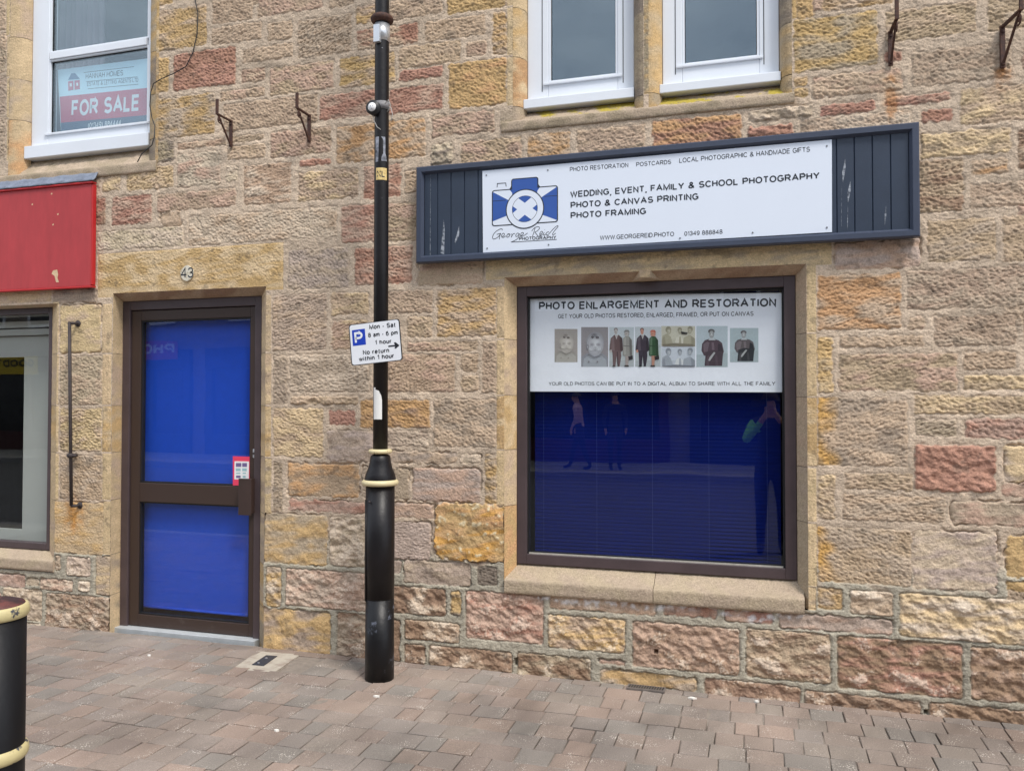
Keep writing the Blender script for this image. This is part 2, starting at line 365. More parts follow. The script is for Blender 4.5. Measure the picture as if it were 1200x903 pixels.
F_FINE = field(.006, .006, 0, 41); F_MID = field(.025, .025, 0, 42); F_LOW = field(.09, .06, 0, 43)
F_BAND = field(.16, .025, R(6), 44); F_ROCK = field(.045, .03, R(-25), 45)+.45*field(.014, .011, R(-25), 46)
F_EDGE = field(.022, .022, 0, 47); F_PIT = field(.008, .008, 0, 48); F_HUGE = field(.5, .35, 0, 49)
F_SCRAPE = field(.05, .004, R(90), 50)

# openings: outer rectangle on the wall face, inner rectangle on the frame plane
D_SHOP = .085; D_DOOR = .10; D_UP = .09
def opening(oL, oR, oT, oB, iL, iR, iT, iB, d):
    return dict(o=(oL, oR, oB, oT), i=(iL, iR, iB, iT), d=d)
TOPZ = 4.95
SHOP = opening(wx(591, 500), wx(946, 500), wz(760, 317.5), wz(760, 701), wx(605.5, 500, D_SHOP), wx(933.5, 500, D_SHOP), wz(760, 329.5, D_SHOP), wz(760, 669.5, D_SHOP), D_SHOP)
DOOR = opening(wx(130.5, 550), wx(310.5, 550), wz(220, 339.7), -.04, wx(141.8, 550, D_DOOR), wx(305.5, 550, D_DOOR), wz(220, 350, D_DOOR), -.04, D_DOOR)
UPL = opening(wx(11, 100), wx(183, 100), TOPZ, wz(105, 206), wx(37.5, 100, D_UP), wx(180, 100, D_UP), TOPZ-.06, wz(105, 181, D_UP), D_UP)
UPM = opening(wx(601, 60), wx(754, 60), TOPZ, wz(680, 145), wx(618, 60, D_UP), wx(743.5, 60, D_UP), TOPZ-.06, wz(680, 124, D_UP), D_UP)
UPR = opening(wx(760, 60), wx(928, 60), TOPZ, wz(845, 128), wx(776, 60, D_UP), wx(913.5, 60, D_UP), TOPZ-.06, wz(845, 106, D_UP), D_UP)
LSHOP = opening(-7.3, wx(66, 500), wz(30, 357), wz(30, 668), -7.22, wx(60, 500, D_SHOP), wz(30, 361, D_SHOP), wz(30, 643, D_SHOP), D_SHOP)
OPEN = [SHOP, DOOR, UPL, UPM, UPR, LSHOP]

PAL = dict(t=(184, 164, 142), g=(172, 158, 141), p=(184, 156, 140), r=(168, 122, 108), y=(192, 162, 114), o=(192, 152, 110), w=(204, 190, 172),
           b=(146, 121, 102), v=(176, 162, 156), k=(112, 106, 100), c=(202, 180, 144), G=(160, 149, 128))
PAL = {k_: tuple(v_[i]*(.86 if k_ in 'ycob' else .72)+(178, 154, 130)[i]*(.14 if k_ in 'ycob' else .28) for i in range(3)) for k_, v_ in PAL.items()}
PAL = {k_: (v_[0]*1.0, v_[1]*.993, v_[2]*.985) for k_, v_ in PAL.items()}
ALB = 1.03
# traced stones: left, right (at mid height), top, bottom (at mid width) in survey-photo pixels, colours, finish
ST = """
183 203 -8 6 yt T|183 242 9 57 yt T|182 198 67 108 y T|203 276 59 103 r T|182 252 112 160 yg T|182 204 165 190 Gk T
249 296 -2 26 t T|302 378 -10 15 tp T|248 307 29 50 t T|313 343 25 47 t T|349 412 20 65 tg T|284 343 54 71 t T|283 311 80 96 pt T
316 391 75 108 tp T|258 311 104 116 tp T|398 463 65 100 yt T|418 490 31 55 rt T|417 446 6 27 ty T|456 518 -4 20 t T|385 416 -12 8 t T
498 569 21 45 t T|577 594 14 64 yt T|524 592 -12 13 y T|525 594 71 125 yo T|467 540 51 77 t T|546 570 48 66 pt T|467 519 80 93 r T
374 446 108 138 pr T|456 519 101 131 rp T|317 388 152 182 tp T|394 499 143 187 ot T|262 372 116 149 t T|208 266 165 173 pt T|272 310 158 166 t T
266 311 170 186 t T|208 259 178 218 wp T|265 279 194 213 w T|286 341 192 239 pw T|351 388 186 194 r T|349 420 199 234 tc T|426 470 193 232 rp T
474 500 199 226 t T|120 141 201 224 tc T|148 203 196 222 ct T|113 124 232 264 rb T|131 178 229 263 rp T|184 277 224 245 tp T|188 212 248 266 t S
221 395 248 283 wt T|114 216 268 291 w T|338 409 291 338 vg T|415 483 289 333 rp T|400 446 240 284 pr T|452 492 237 282 tp T
319 383 344 411 gt T|388 432 342 369 tc T|389 432 375 409 pc T|438 507 340 367 t T|477 507 371 395 t T|512 582 338 394 yt T|477 560 400 411 tp T
565 582 399 460 t T|438 533 415 459 tp T|339 433 415 459 gw T|340 420 464 474 t R|320 337 416 474 g T|540 561 414 436 t T|540 561 440 459 t T
320 379 478 535 tc T|385 417 480 498 r T|422 504 468 501 ob T|508 582 467 524 gt T|383 440 504 541 gv S|450 502 504 523 gw T|455 536 529 543 vt S
540 563 532 542 w S|568 582 532 590 yg T|320 331 541 600 gk T|337 421 543 582 to E|424 432 546 582 g E|460 479 549 585 g E|338 428 586 600 pr S
455 508 589 607 pv E|483 563 548 588 vp E|509 604 590 657 yo Y|309 384 602 661 gy S|386 428 606 664 gw R|458 505 611 656 v E|312 330 663 711 yg R
335 430 668 713 wp R|306 388 714 768 gy S|395 430 718 772 gb R|458 470 656 672 vg S|473 552 657 685 vg S|559 583 663 686 k T|458 523 687 720 bt R
528 541 692 721 yk R|546 637 694 751 pr R|458 469 726 775 b S|474 539 727 751 bt R|474 499 754 778 b R|503 601 759 784 bt R|606 693 767 795 bG R
642 733 722 762 ty R|644 769 698 717 pw S|741 867 731 786 pb R|777 841 708 723 rp S|848 906 715 730 rp S|912 1047 721 740 vp S|702 733 773 778 p S
703 817 788 805 yg S|874 974 739 797 tb R|825 938 798 823 b R|981 1128 749 812 br R|1137 1230 760 823 bp R|943 1080 814 834 b R|1088 1230 828 852 b R
1054 1230 699 752 cw R|996 1047 692 721 tw R|958 1056 321 386 ot T|958 976 394 460 yc T|958 1064 465 546 gt Q|958 979 556 608 tc T|958 1068 618 684 tg Q
958 988 688 714 yg T|1063 1230 314 361 tg T|1064 1085 371 386 pt T|1094 1192 369 405 tg T|1199 1230 366 405 t T|984 1083 393 407 t T|983 1122 414 458 tp T
1128 1192 412 433 t T|1128 1230 439 457 tc T|1071 1230 463 485 tc T|1072 1122 491 511 g T|1131 1230 490 514 pr T|1072 1168 521 576 r R|1177 1230 522 566 wc S
1173 1230 567 582 pr S|990 1070 554 574 t T|988 1108 580 611 tg T|1115 1230 588 616 gp S|1070 1170 622 692 wv S|1179 1230 628 678 y S|1178 1230 681 693 y S
933 954 -12 22 y T|930 1029 18 81 yG T|930 947 90 101 yt T|930 947 103 114 yt T|964 1046 -16 9 yt T|1037 1144 7 44 t T|1157 1230 -10 34 tw T
1037 1058 60 73 r T|952 1058 85 111 pt T|1068 1186 55 97 tg T|1198 1230 52 80 p T|960 1026 120 134 r T|1037 1114 111 122 rp T|1080 1117 128 143 r T
1125 1230 100 143 tc T|877 953 126 140 gw R|876 930 147 162 r R|764 869 137 172 ro T|676 756 149 177 t T|618 668 156 188 ot T|540 611 163 195 tp T
505 531 168 192 wk R|506 580 132 158 tp T|938 1068 134 156 tw T|1079 1184 153 182 tc T|1193 1230 150 198 bt T|1050 1129 188 249 tb T|1138 1181 186 204 ot T
1137 1230 213 242 tg T|1087 1167 256 306 tg T|1175 1230 252 306 t T|978 1079 281 315 pv E|490 566 296 334 tp E
70 118 357 413 ct E|70 120 417 474 gt T|70 119 478 529 ct T|70 120 533 585 tg T|62 121 588 649 cy E|65 72 650 668 g R|78 107 652 675 wg R|112 139 651 698 gc E
47 86 678 692 pw R|31 46 677 686 w S|-30 30 671 687 pv S|92 106 680 693 w R|54 139 697 746 Gb R|4 50 689 726 wg R|4 50 728 740 g R|-60 2 690 736 p R
62 113 338 355 gk E|-60 7 -60 41 t T|-60 7 44 90 gt T|-60 7 93 138 gt T|-60 7 141 186 g T
"""
# dressed margins beside the openings: stones that butt without a mortar bed
MARG = """
582 592 336 396 c|582 592 398 462 c|582 592 464 526 yc|582 592 528 592 c|945 957 311 389 c|945 957 391 464 c|945 957 466 546 yc|945 957 548 611 c|945 957 613 686 c|945 957 687 714 gc
570 974 286 319 cG|115 332 291 344 yc|120 131 356 413 c|120 131 415 474 c|120 131 476 529 cy|120 131 531 585 c|121 131 587 649 c|310 318 346 412 tc|310 318 414 474 tc|310 318 476 535 cy|310 318 537 601 cg
594 603 9 65 c|594 603 67 124 c|594 603 -30 7 c|8 12 -30 41 c|8 12 43 90 c|8 12 92 138 c|8 12 140 188 c|62 69 354 413 c|62 69 415 474 c|62 69 476 529 c|62 69 531 586 c
-60 60 341 356 ct|928 933 -20 22 y|754 761 -60 110 Gy|586 602 128 150 gG|181 187 -20 60 yc|181 186 60 190 yG
"""
def parse(s, n):
    o = []
    for ln in s.strip().split('\n'):
        for it in ln.split('|'):
            p = it.split(); o.append([float(v) for v in p[:4]]+p[4:])
    return o
stones = []          # x0,x1,z0,z1,cols,style
for x0, x1, y0, y1, c, st in parse(ST, 6):
    xm, ym = (x0+x1)/2, (y0+y1)/2
    stones.append((wx(x0, ym), wx(x1, ym), wz(xm, y1), wz(xm, y0), c, st))
for x0, x1, y0, y1, c in parse(MARG, 5):
    xm, ym = (x0+x1)/2, (y0+y1)/2
    stones.append((wx(x0, ym), wx(x1, ym), wz(xm, y1), wz(xm, y0), c, 'L' if x1-x0 > 150 else 'M'))
def proj(x, z):
    d = Vector((x, 0, z))-CAM; k = d.dot(fw)
    return 600+F_PX*d.dot(rt)/k, 451.5-F_PX*d.dot(up)/k
# coursed rubble beyond what was surveyed (outside the photograph)
z = .0; fill = []
while z < 6.2:
    h = rng.uniform(.12, .30); x = -8.0
    while x < 4.5:
        l_ = rng.uniform(.2, .65)
        cx, cz = proj(x+l_/2, z+h/2); 
        if cx < -60 or cx > 1225 or cz < -12 :
            fill.append((x+.012, x+l_-.012, z+.012, z+h-.012, rng.choice(['t', 't', 'tg', 'tp', 'tc', 'r', 'yt', 'g', 'p']), 'T'))
        x += l_
    z += h
stones = fill+stones

XA, XB, ZA, ZB = -5.25, 1.36, -.04, 4.42
STEP = .005
xs = np.concatenate([np.arange(-8, XA, .03), np.arange(XA, XB, STEP), np.arange(XB, 4.5+.001, .03)])
zs = np.concatenate([np.arange(ZA, ZB, .004), np.arange(ZB, 6.3, .03)])
def snap(arr, vals):
    arr = arr.copy(); used = set()
    for v in vals:
        i = int(np.argmin(np.abs(arr-v)))
        if i not in used: arr[i] = v; used.add(i)
    return np.sort(arr)
xs = snap(xs, [q for o in OPEN for q in o['o'][:2]]); zs = snap(zs, sorted({round(q, 5) for o in OPEN for q in o['o'][2:]}))
X, Z = np.meshgrid(xs, zs); NZ, NX = X.shape
X = X.astype(np.float32); Z = Z.astype(np.float32)
fine = samp(F_FINE, X, Z); mid = samp(F_MID, X, Z); low = samp(F_LOW, X+1.3, Z); huge = samp(F_HUGE, X, Z); edge = samp(F_EDGE, X, Z)
lowz = np.clip((.72-Z+.05*low)/.15, 0, 1)           # the cement ribbon pointing near the ground
m_hi = np.array(RGB(193, 174, 153, ALB)); m_lo = np.array(RGB(164, 157, 141, ALB))
C = m_hi[None, None]*(1-lowz[..., None])+m_lo[None, None]*lowz[..., None]
C = C*(1+.05*fine+.07*low+.05*huge)[..., None]
Hh = .0010+.0008*fine+.0010*mid+lowz*.0065                    # towards the street
SD = np.full(X.shape, -1., np.float32)
srng = random.Random(21)
for (x0, x1, z0, z1, cols, st) in stones:
    pad = .03
    i0, i1 = np.searchsorted(xs, [x0-pad, x1+pad]); j0, j1 = np.searchsorted(zs, [z0-pad, z1+pad])
    if i1-i0 < 2 or j1-j0 < 2: continue
    S = np.s_[j0:j1, i0:i1]; x = X[S]; zz = Z[S]
    hx, hz = (x1-x0)/2, (z1-z0)/2; cx, cz = (x0+x1)/2, (z0+z1)/2
    rad = dict(T=.012, R=.018, S=.02, E=.014, Y=.05, Q=.008, M=.001, L=.001)[st]; rad = min(rad, hx*.6, hz*.6)
    qx = np.abs(x-cx)-hx+rad; qz = np.abs(zz-cz)-hz+rad
    s = -(np.hypot(np.maximum(qx, 0), np.maximum(qz, 0))+np.minimum(np.maximum(qx, qz), 0)-rad)
    wob = dict(T=.0034, R=.0032, S=.0045, E=.003, Y=.005, Q=.0025, M=0., L=0.)[st]
    ox, oz = srng.uniform(0, 8), srng.uniform(0, 4)
    e = samp(F_EDGE, x+ox, zz+oz)
    if cz < .7: wob *= .55
    s = s+wob*e+(.0008 if st not in 'ML' else 0)
    ins = s > 0
    seed_ang = srng.choice([0, 0, 1, 1, 2, 2, 3, 4, 5])
    sm = np.clip(s/.010, 0, 1); sm = sm*sm*(3-2*sm)
    f = samp(F_FINE, x+ox, zz+oz); lw = samp(F_LOW, x+ox, zz+oz); bd = samp(F_BAND, x+ox, zz+oz); md = samp(F_MID, x+ox, zz+oz)
    tl = samp(TOOL[seed_ang], x+ox, zz+oz)*.75+samp(TOOL[srng.randrange(6)], x+ox, zz+oz)*.4
    tl = tl*.85+.35*samp(F_PIT, x+oz, zz+ox); tl = np.where(tl > 0, tl*.55, tl*1.1)
    if st in 'TQ': h = .0026+.0030*tl+.0018*lw+.0008*f
    elif st == 'R': h = .007+.0042*samp(F_ROCK, x+ox, zz+oz)*.85+.0026*lw+.0010*f
    elif st == 'S': h = .002+.0012*md+.0022*lw+.0007*f
    elif st == 'E': h = .002+.0012*tl+.0014*lw+.0007*f
    elif st == 'Y': h = .011+.0014*md+.0032*lw+.0008*f
    elif st == 'L':
        bt = np.clip((zz-z0)/.07, 0, 1) ** 6 * np.clip((x1-x)/.02, 0, 1)
        h = .001+bt*(.002+.0017*tl)+.0006*f
    else: h = .0022+.0006*f+.0007*samp(F_SCRAPE, x, zz)
    base = .0 if st in 'ML' else -.0015
    h = base*(1-sm)+h*sm
    # open joint along part of the edge of rough and eroded stones
    if st in 'RSEYT':
        amp = dict(R=.0035, S=.014, E=.014, Y=.018, T=.003)[st]
        gv = np.exp(-((s+.001)/.005)**2)*np.clip(samp(F_LOW, x*1.3+oz, zz+ox)*.9+(.5 if st in 'EY' else .1)+(.35 if st != 'T' else 0)*np.sign(zz-cz), 0, 1)
        g_in = (s > -.012)
        Hh[S] = np.where(g_in & ~ins, Hh[S]-amp*gv*(~(SD[S] > 0)), Hh[S]); h = h-amp*gv
    c1 = np.array(RGB(*PAL[cols[0]], ALB)); c2 = np.array(RGB(*PAL[cols[-1]], ALB))
    k1 = srng.uniform(.92, 1.07); c1 = c1*k1*np.array([1, srng.uniform(.975, 1.02), srng.uniform(.94, 1.03)])
    mixv = np.clip(.5+.55*(bd*.6+lw*.7)+srng.uniform(-.35, .1), 0, 1)
    c = c1[None, None]*(1-mixv[..., None])+c2[None, None]*mixv[..., None]
    if st == 'Q':
        q = np.clip(1.0-(x-x0+.03*lw)/.085, 0, 1)[..., None]; c = c*(1-q)+np.array(RGB(200, 158, 96, ALB))*q
    if st == 'Y':
        q = np.clip(.9*bd+.2-(zz-cz)/hz*.5, 0, 1)[..., None]; c = c*(1-q)+np.array(RGB(200, 154, 88, ALB*.95))*q
        q = np.clip((md-1.1)*1.5, 0, 1)[..., None]; c = c*(1-q)+np.array(RGB(214, 196, 160, ALB))*q
    if st == 'R' and cz < .8:
        q = np.clip((lw+.6*f-.9)*.9, 0, .55)[..., None]; c = c*(1-q)+np.array(RGB(206, 192, 174, ALB))*q
    dk = np.clip((samp(F_MID, x+2*ox, zz+oz)*.7+samp(F_LOW, x+oz, zz)*.8-1.35)*.6, 0, .4)[..., None]   # soot patches
    c = c*(1-dk)+np.array(RGB(98, 90, 80, ALB))*dk
    c = c*(1+.055*f+.05*lw)[..., None]
    cm = np.clip(s/.006, 0, 1)[..., None] if st not in 'ML' else np.ones_like(s)[..., None]
    # mortar smeared over the arris in places
    take = ins
    Cn = C[S]*(1-cm)+c*cm
    C[S] = np.where(take[..., None], Cn, C[S]); Hh[S] = np.where(take, h, Hh[S]); SD[S] = np.where(take, s, SD[S])
# rust runs below the two brackets on the right, lichen under the upper windows, damp foot of the wall
for px, pa, pb, wd in ((1044, 84, 150, .030), (1175, 76, 110, .028)):
    cx = wx(px, (pa+pb)/2); zt, zb = wz(px, pa), wz(px, pb)
    q = np.exp(-((X-cx+.006*edge)/wd)**2)*np.clip((zt-Z)/.03, 0, 1)*np.clip((Z-zb)/.05, 0, 1)*np.clip(.6+.45*low+.3*mid, 0, 1)
    q = np.clip(q*.8, 0, .6)[..., None]; C = C*(1-q)+np.array(RGB(164, 104, 40, ALB))*q
cx, cz = W(86, 603); q = np.clip(np.exp(-((X-cx)/.07)**2-((Z-cz)/.10)**2)*(.7+.3*mid), 0, .7)[..., None]; C = C*(1-q)+np.array(RGB(196, 132, 50, ALB))*q
zt, xa, xb = wz(770, 712), wx(600, 700), wx(945, 700)   # lime bloom under the shop sill
q = np.clip(np.exp(-((Z-zt-.012-.01*low)/.016)**2)*(mid*.7+.3), 0, .85)*((X > xa+.15) & (X < xb)); q = q[..., None]; C = C*(1-q)+np.array(RGB(226, 222, 220, ALB))*q
C = np.clip(C, .01, .9)
# weep holes at the foot of the wall
for px, py in ((605, 775), (699, 801), (1085, 833), (769, 763)):
    cx, cz = W(px, py); hh_ = .022 if py < 800 and py != 763 else .012
    q = (np.abs(X-cx) < .009) & (np.abs(Z-cz) < hh_); Hh = np.where(q, -.04, Hh)

keep = np.ones((NZ-1, NX-1), bool)
xc = .5*(X[:-1, :-1]+X[1:, 1:]); zc = .5*(Z[:-1, :-1]+Z[1:, 1:])
for o in OPEN:
    a, b, c_, d_ = o['o']; keep &= ~((xc > a) & (xc < b) & (zc > c_) & (zc < d_))
idx = np.arange(NZ*NX).reshape(NZ, NX)
quads = np.stack([idx[:-1, :-1], idx[:-1, 1:], idx[1:, 1:], idx[1:, :-1]], -1)[keep]
usedv = np.zeros(NZ*NX, bool); usedv[quads.ravel()] = True
remap = np.cumsum(usedv)-1; quads = remap[quads]
co = np.stack([X, -Hh, Z], -1).reshape(-1, 3)[usedv].astype(np.float32)
cl = np.concatenate([C.reshape(-1, 3)[usedv], np.ones((usedv.sum(), 1))], 1).astype(np.float32)
me = bpy.data.meshes.new('wall')
me.vertices.add(len(co)); me.vertices.foreach_set('co', co.ravel())
me.loops.add(quads.size); me.loops.foreach_set('vertex_index', quads.ravel().astype(np.int32))
me.polygons.add(len(quads)); me.polygons.foreach_set('loop_start', np.arange(0, quads.size, 4, dtype=np.int32))
me.polygons.foreach_set('loop_total', np.full(len(quads), 4, np.int32)); me.polygons.foreach_set('use_smooth', np.ones(len(quads), bool))
me.update(calc_edges=True)
at = me.color_attributes.new('Col', 'FLOAT_COLOR', 'POINT'); at.data.foreach_set('color', cl.ravel())

BLD = empty('stone_building', (-1.5, 0, 0), 'long tan sandstone building of rough squared blocks with white upper windows and a blue door', 'building')
link_mesh('wall', me, M_STONE, BLD)

# finely divided dressed stone (chamfers, sills): MB-like with vertex colour
class Dressed:
    def __init__(s): s.v = []; s.f = []; s.c = []
    def patch(s, P, nu, nv, cols, amp=.001, seed=0, dirt=None):
        """P(u,v)->point; cols two palette letters"""
        b = len(s.v); r_ = random.Random(seed)
        c1 = Vector(RGB(*PAL[cols[0]], ALB)); c2 = Vector(RGB(*PAL[cols[-1]], ALB))
        for j in range(nv+1):
            for i in range(nu+1):
                p = Vector(P(i/nu, j/nv)); 
                n1 = F_LOW[int(p.z*250+seed*31) % FM, int((p.x+p.y)*250) % FN]; n2 = F_FINE[int(p.z*250) % FM, int((p.x+p.y*2)*250) % FN]
                p.y -= amp*n2*.5; p.z += amp*.3*n2
                k = min(1, max(0, .5+.5*n1)); c = c1*(1-k)+c2*k
                c = c*(1+.05*n2+.05*n1)
                if dirt:
                    q = dirt(i/nu, j/nv, n1, n2)
                    if q: c = c*(1-q[0])+Vector(RGB(*q[1], ALB))*q[0]
                s.v.append(tuple(p)); s.c.append((max(.01, c.x), max(.01, c.y), max(.01, c.z), 1))
        for j in range(nv):
            for i in range(nu):
                a = b+j*(nu+1)+i; s.f.append((a, a+1, a+nu+2, a+nu+1))
    def build(s, name, parent):
        me = bpy.data.meshes.new(name); me.from_pydata(s.v, [], s.f); me.update()
        me.polygons.foreach_set('use_smooth', [True]*len(s.f))
        a = me.color_attributes.new('Col', 'FLOAT_COLOR', 'POINT'); a.data.foreach_set('color', np.array(s.c, np.float32).ravel())
        return link_mesh(name, me, M_STONE, parent)

def reveal(o, jl, jr, colL, colR, colT, rolled=False, bottom=False):
    a, b, c_, d_ = o['o']; ia, ib, ic, id_ = o['i']; d = o['d']; y0 = -.0005
    D = Dressed()
    def jamb(xo, xi, joints, cols, flip):
        for k in range(len(joints)-1):
            zt, zb = joints[k]-.0015, joints[k+1]+.0015
            col = cols[k % len(cols)]
            def P(u, v, zt=zt, zb=zb):
                z = zb+(zt-zb)*v
                if rolled:
                    t = u*math.pi/2; x = xo+(xi-xo)*math.sin(t)*1.0; y = y0+(d-y0)*(1-math.cos(t))
                else: x = xo+(xi-xo)*u; y = y0+(d-y0)*u
                # mitre against the lintel chamfer
                return (x, y, z+ (0 if k else -0.0)*u)
            n = max(2, int((zt-zb)/.012))
            if flip: D.patch(lambda u, v: P(1-u, v), 8, n, col, .0016, k+3)
            else: D.patch(P, 8, n, col, .0016, k+3)
            # mortar-dark joint behind the gap
        # backing strip (joint bed)
        D.patch((lambda u, v: (xo+(xi-xo)*u-.003, y0+.003+(d-y0)*u, joints[-1]+(joints[0]-joints[-1])*v)) if not flip else
                (lambda u, v: (xi+(xo-xi)*u+.003, d+.003+(y0-d)*u, joints[-1]+(joints[0]-joints[-1])*v)), 2, 4, 'kk', 0, 9)
    jamb(a, ia, jl, colL, False)
    jamb(b, ib, jr, colR, True)
    # lintel chamfer
    D.patch(lambda u, v: ((a+(b-a)*u)*(1-v)+(ia+(ib-ia)*u)*v, y0+(d-y0)*v, d_*(1-v)+id_*v), max(4, int((b-a)/.012)), 8, colT, .0016, 5)
    # straight reveal behind the chamfer, into the frame
    for x in (ia, ib): D.patch(lambda u, v, x=x: (x, d+.12*u, ic+(id_-ic)*v), 2, 6, colT, 0, 8)
    D.patch(lambda u, v: (ia+(ib-ia)*u, d+.12*v, id_), 6, 2, colT, 0, 8)
    return D.build('dressed_surround', BLD)
def zz_(px, ys, y=0): return [wz(px, q, y) for q in ys]
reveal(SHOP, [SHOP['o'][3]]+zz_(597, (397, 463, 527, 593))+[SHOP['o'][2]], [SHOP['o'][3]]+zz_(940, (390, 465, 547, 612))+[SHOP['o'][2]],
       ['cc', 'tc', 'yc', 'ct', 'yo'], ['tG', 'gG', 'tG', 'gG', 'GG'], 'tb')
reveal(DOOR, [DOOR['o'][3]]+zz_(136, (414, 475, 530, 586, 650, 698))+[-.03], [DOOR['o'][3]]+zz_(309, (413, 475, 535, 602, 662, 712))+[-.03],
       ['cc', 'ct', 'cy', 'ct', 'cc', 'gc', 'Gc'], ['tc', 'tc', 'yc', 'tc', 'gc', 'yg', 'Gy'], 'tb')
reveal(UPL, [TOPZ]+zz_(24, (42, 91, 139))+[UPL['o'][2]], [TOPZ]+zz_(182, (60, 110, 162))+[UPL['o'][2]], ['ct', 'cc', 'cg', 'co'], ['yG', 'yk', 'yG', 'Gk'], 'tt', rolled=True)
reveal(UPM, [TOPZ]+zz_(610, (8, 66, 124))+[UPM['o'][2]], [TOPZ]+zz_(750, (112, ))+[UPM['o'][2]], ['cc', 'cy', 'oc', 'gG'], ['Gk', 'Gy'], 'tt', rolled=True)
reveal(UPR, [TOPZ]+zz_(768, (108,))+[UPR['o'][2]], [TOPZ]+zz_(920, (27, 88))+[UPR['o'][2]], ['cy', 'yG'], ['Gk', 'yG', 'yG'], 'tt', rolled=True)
reveal(LSHOP, [LSHOP['o'][3], 1.2, LSHOP['o'][2]], [LSHOP['o'][3]]+zz_(63, (414, 475, 530, 586))+[LSHOP['o'][2]], ['cc'], ['cc', 'ct', 'cy'], 'tG')

# the carved stop in the middle of the lintel chamfer
def P3(px, py, y): x, z_ = W(px, py, y); return Vector((x, y, z_))
D = Dressed(); A_, B_, F1, F2, C1, C2 = P3(749, 316, -.002), P3(763, 315.5, -.002), P3(750, 325, -.002), P3(761, 324.6, -.002), P3(740, 329.8, D_SHOP-.002), P3(774, 328.6, D_SHOP-.002)
bl = lambda a, b_, c_, d_: (lambda u, v: (a*(1-u)+b_*u)*(1-v)+(d_*(1-u)+c_*u)*v)
D.patch(bl(F1, F2, B_, A_), 4, 4, 'ct', .0006, 3); D.patch(bl(C1, F1, A_, A_), 4, 4, 'ct', .0006, 4); D.patch(bl(F2, C2, B_, B_), 4, 4, 'tG', .0006, 5); D.patch(bl(C1, C2, F2, F1), 4, 4, 'tG', .0006, 6)
D.build('chamfer_stop', BLD)
# sills
def sill(o, back_z, front_top, front_bot, x0, x1, proud, cols, name='window_sill', joints=(), lichen=None, under=.0):
    D = Dressed(); d = o['d']; xs_ = [x0]+list(joints)+[x1]
    for k in range(len(xs_)-1):
        a, b = xs_[k]+(.0015 if k else 0), xs_[k+1]-(.0015 if k < len(xs_)-2 else 0)
        prof = [(d+.03, back_z), (.02, front_top+.012), (-proud+.006, front_top+.003), (-proud, front_top-.006), (-proud, front_bot+.006), (-proud+.006, front_bot), (.05, front_bot-under)]
        seg = []
        for i in range(len(prof)-1):
            n = max(1, int(math.hypot(prof[i+1][0]-prof[i][0], prof[i+1][1]-prof[i][1])/.012))
            for q in range(n): seg.append((prof[i][0]+(prof[i+1][0]-prof[i][0])*q/n, prof[i][1]+(prof[i+1][1]-prof[i][1])*q/n))
        seg.append(prof[-1]); N = len(seg)-1
        def P(u, v):
            i = min(N, int(round(v*N))); return (a+(b-a)*u, seg[i][0], seg[i][1])
        D.patch(lambda u, v: P(u, 1-v), max(4, int((b-a)/.012)), N, cols, .0022, 7+k, lichen)
        for x, fl in ((a, 1), (b, 0)):
            bb = len(D.v)
            for (yy, zq) in seg: D.v.append((x, yy, zq)); D.c.append((*RGB(*PAL[cols[0]], ALB), 1))
            D.f.append(tuple(range(bb, bb+N+1)) if fl else tuple(range(bb, bb+N+1))[::-1])
    return D.build(name, BLD)
sill(SHOP, SHOP['i'][2]+.006, wz(760, 690, -.03), wz(760, 707, -.03), wx(591, 684, -.03), wx(943, 700, -.03), .03, 'gG', joints=(wx(766, 690),))
sill(LSHOP, LSHOP['i'][2]+.006, wz(30, 655, -.02), wz(30, 668, -.02), -7.3, wx(62, 655, -.02), .02, 'gG')
lich = lambda u, v, n1, n2: ((.85, (168, 150, 44)) if n1+n2*.4 > .5 and v > .45 else (min(.5, max(0, n1*.4)), (110, 100, 84)))
sill(UPL, UPL['i'][2]+.006, wz(105, 196, -.012), wz(105, 208, -.012), wx(-4, 196), wx(184, 196), .012, 'Gg')
sill(UPM, UPM['i'][2]+.006, wz(680, 134, -.012), wz(680, 146, -.012), wx(588, 134), wx(757, 134), .012, 'gG', lichen=lich)
sill(UPR, UPR['i'][2]+.006, wz(845, 117, -.012), wz(845, 129, -.012), wx(757, 117), wx(931, 117), .012, 'gG', lichen=lich)

# carcass so the building is a building
SLATE = mat('roof_slate', RGB(70, 74, 80), .7, var=.2, scale=4, bump=.01, bscale=30)
b = MB(); b.box(-8.0, -7.7, .02, 7, -.05, 6.3); b.box(4.2, 4.5, .02, 7, -.05, 6.3); b.box(-8, 4.5, 7, 7.3, -.05, 6.3); b.box(-7.69, 4.19, .25, 6.99, 2.42, 2.62)
b.box(wx(330, 500)-.1, wx(330, 500), .25, 6.99, 0, 2.41); b.box(-4.42, -4.32, .25, 6.99, 0, 2.41)
b.box(-7.69, 4.19, .25, 6.99, 5.05, 5.2)
b.build('inner_wall', DARKROOM, BLD)
b = MB(); b.prism_x([(.02, 6.3), (3.6, 8.84), (7.2, 6.3)], -8.0, -7.8); b.build('gable', DARKROOM, BLD); b = MB(); b.prism_x([(.02, 6.3), (3.6, 8.84), (7.2, 6.3)], 4.3, 4.5); b.build('gable', DARKROOM, BLD)
b = MB(); b.prism_x([(-.25, 6.3), (3.6, 9.0), (7.5, 6.3), (7.5, 6.2), (3.6, 8.85), (-.25, 6.2)], -8.1, 4.6); b.build('roof', SLATE, BLD)
b = MB(); b.box(-7.69, 4.19, .25, 6.99, -.06, -.02); b.build('shop_floor', DARKROOM, BLD)

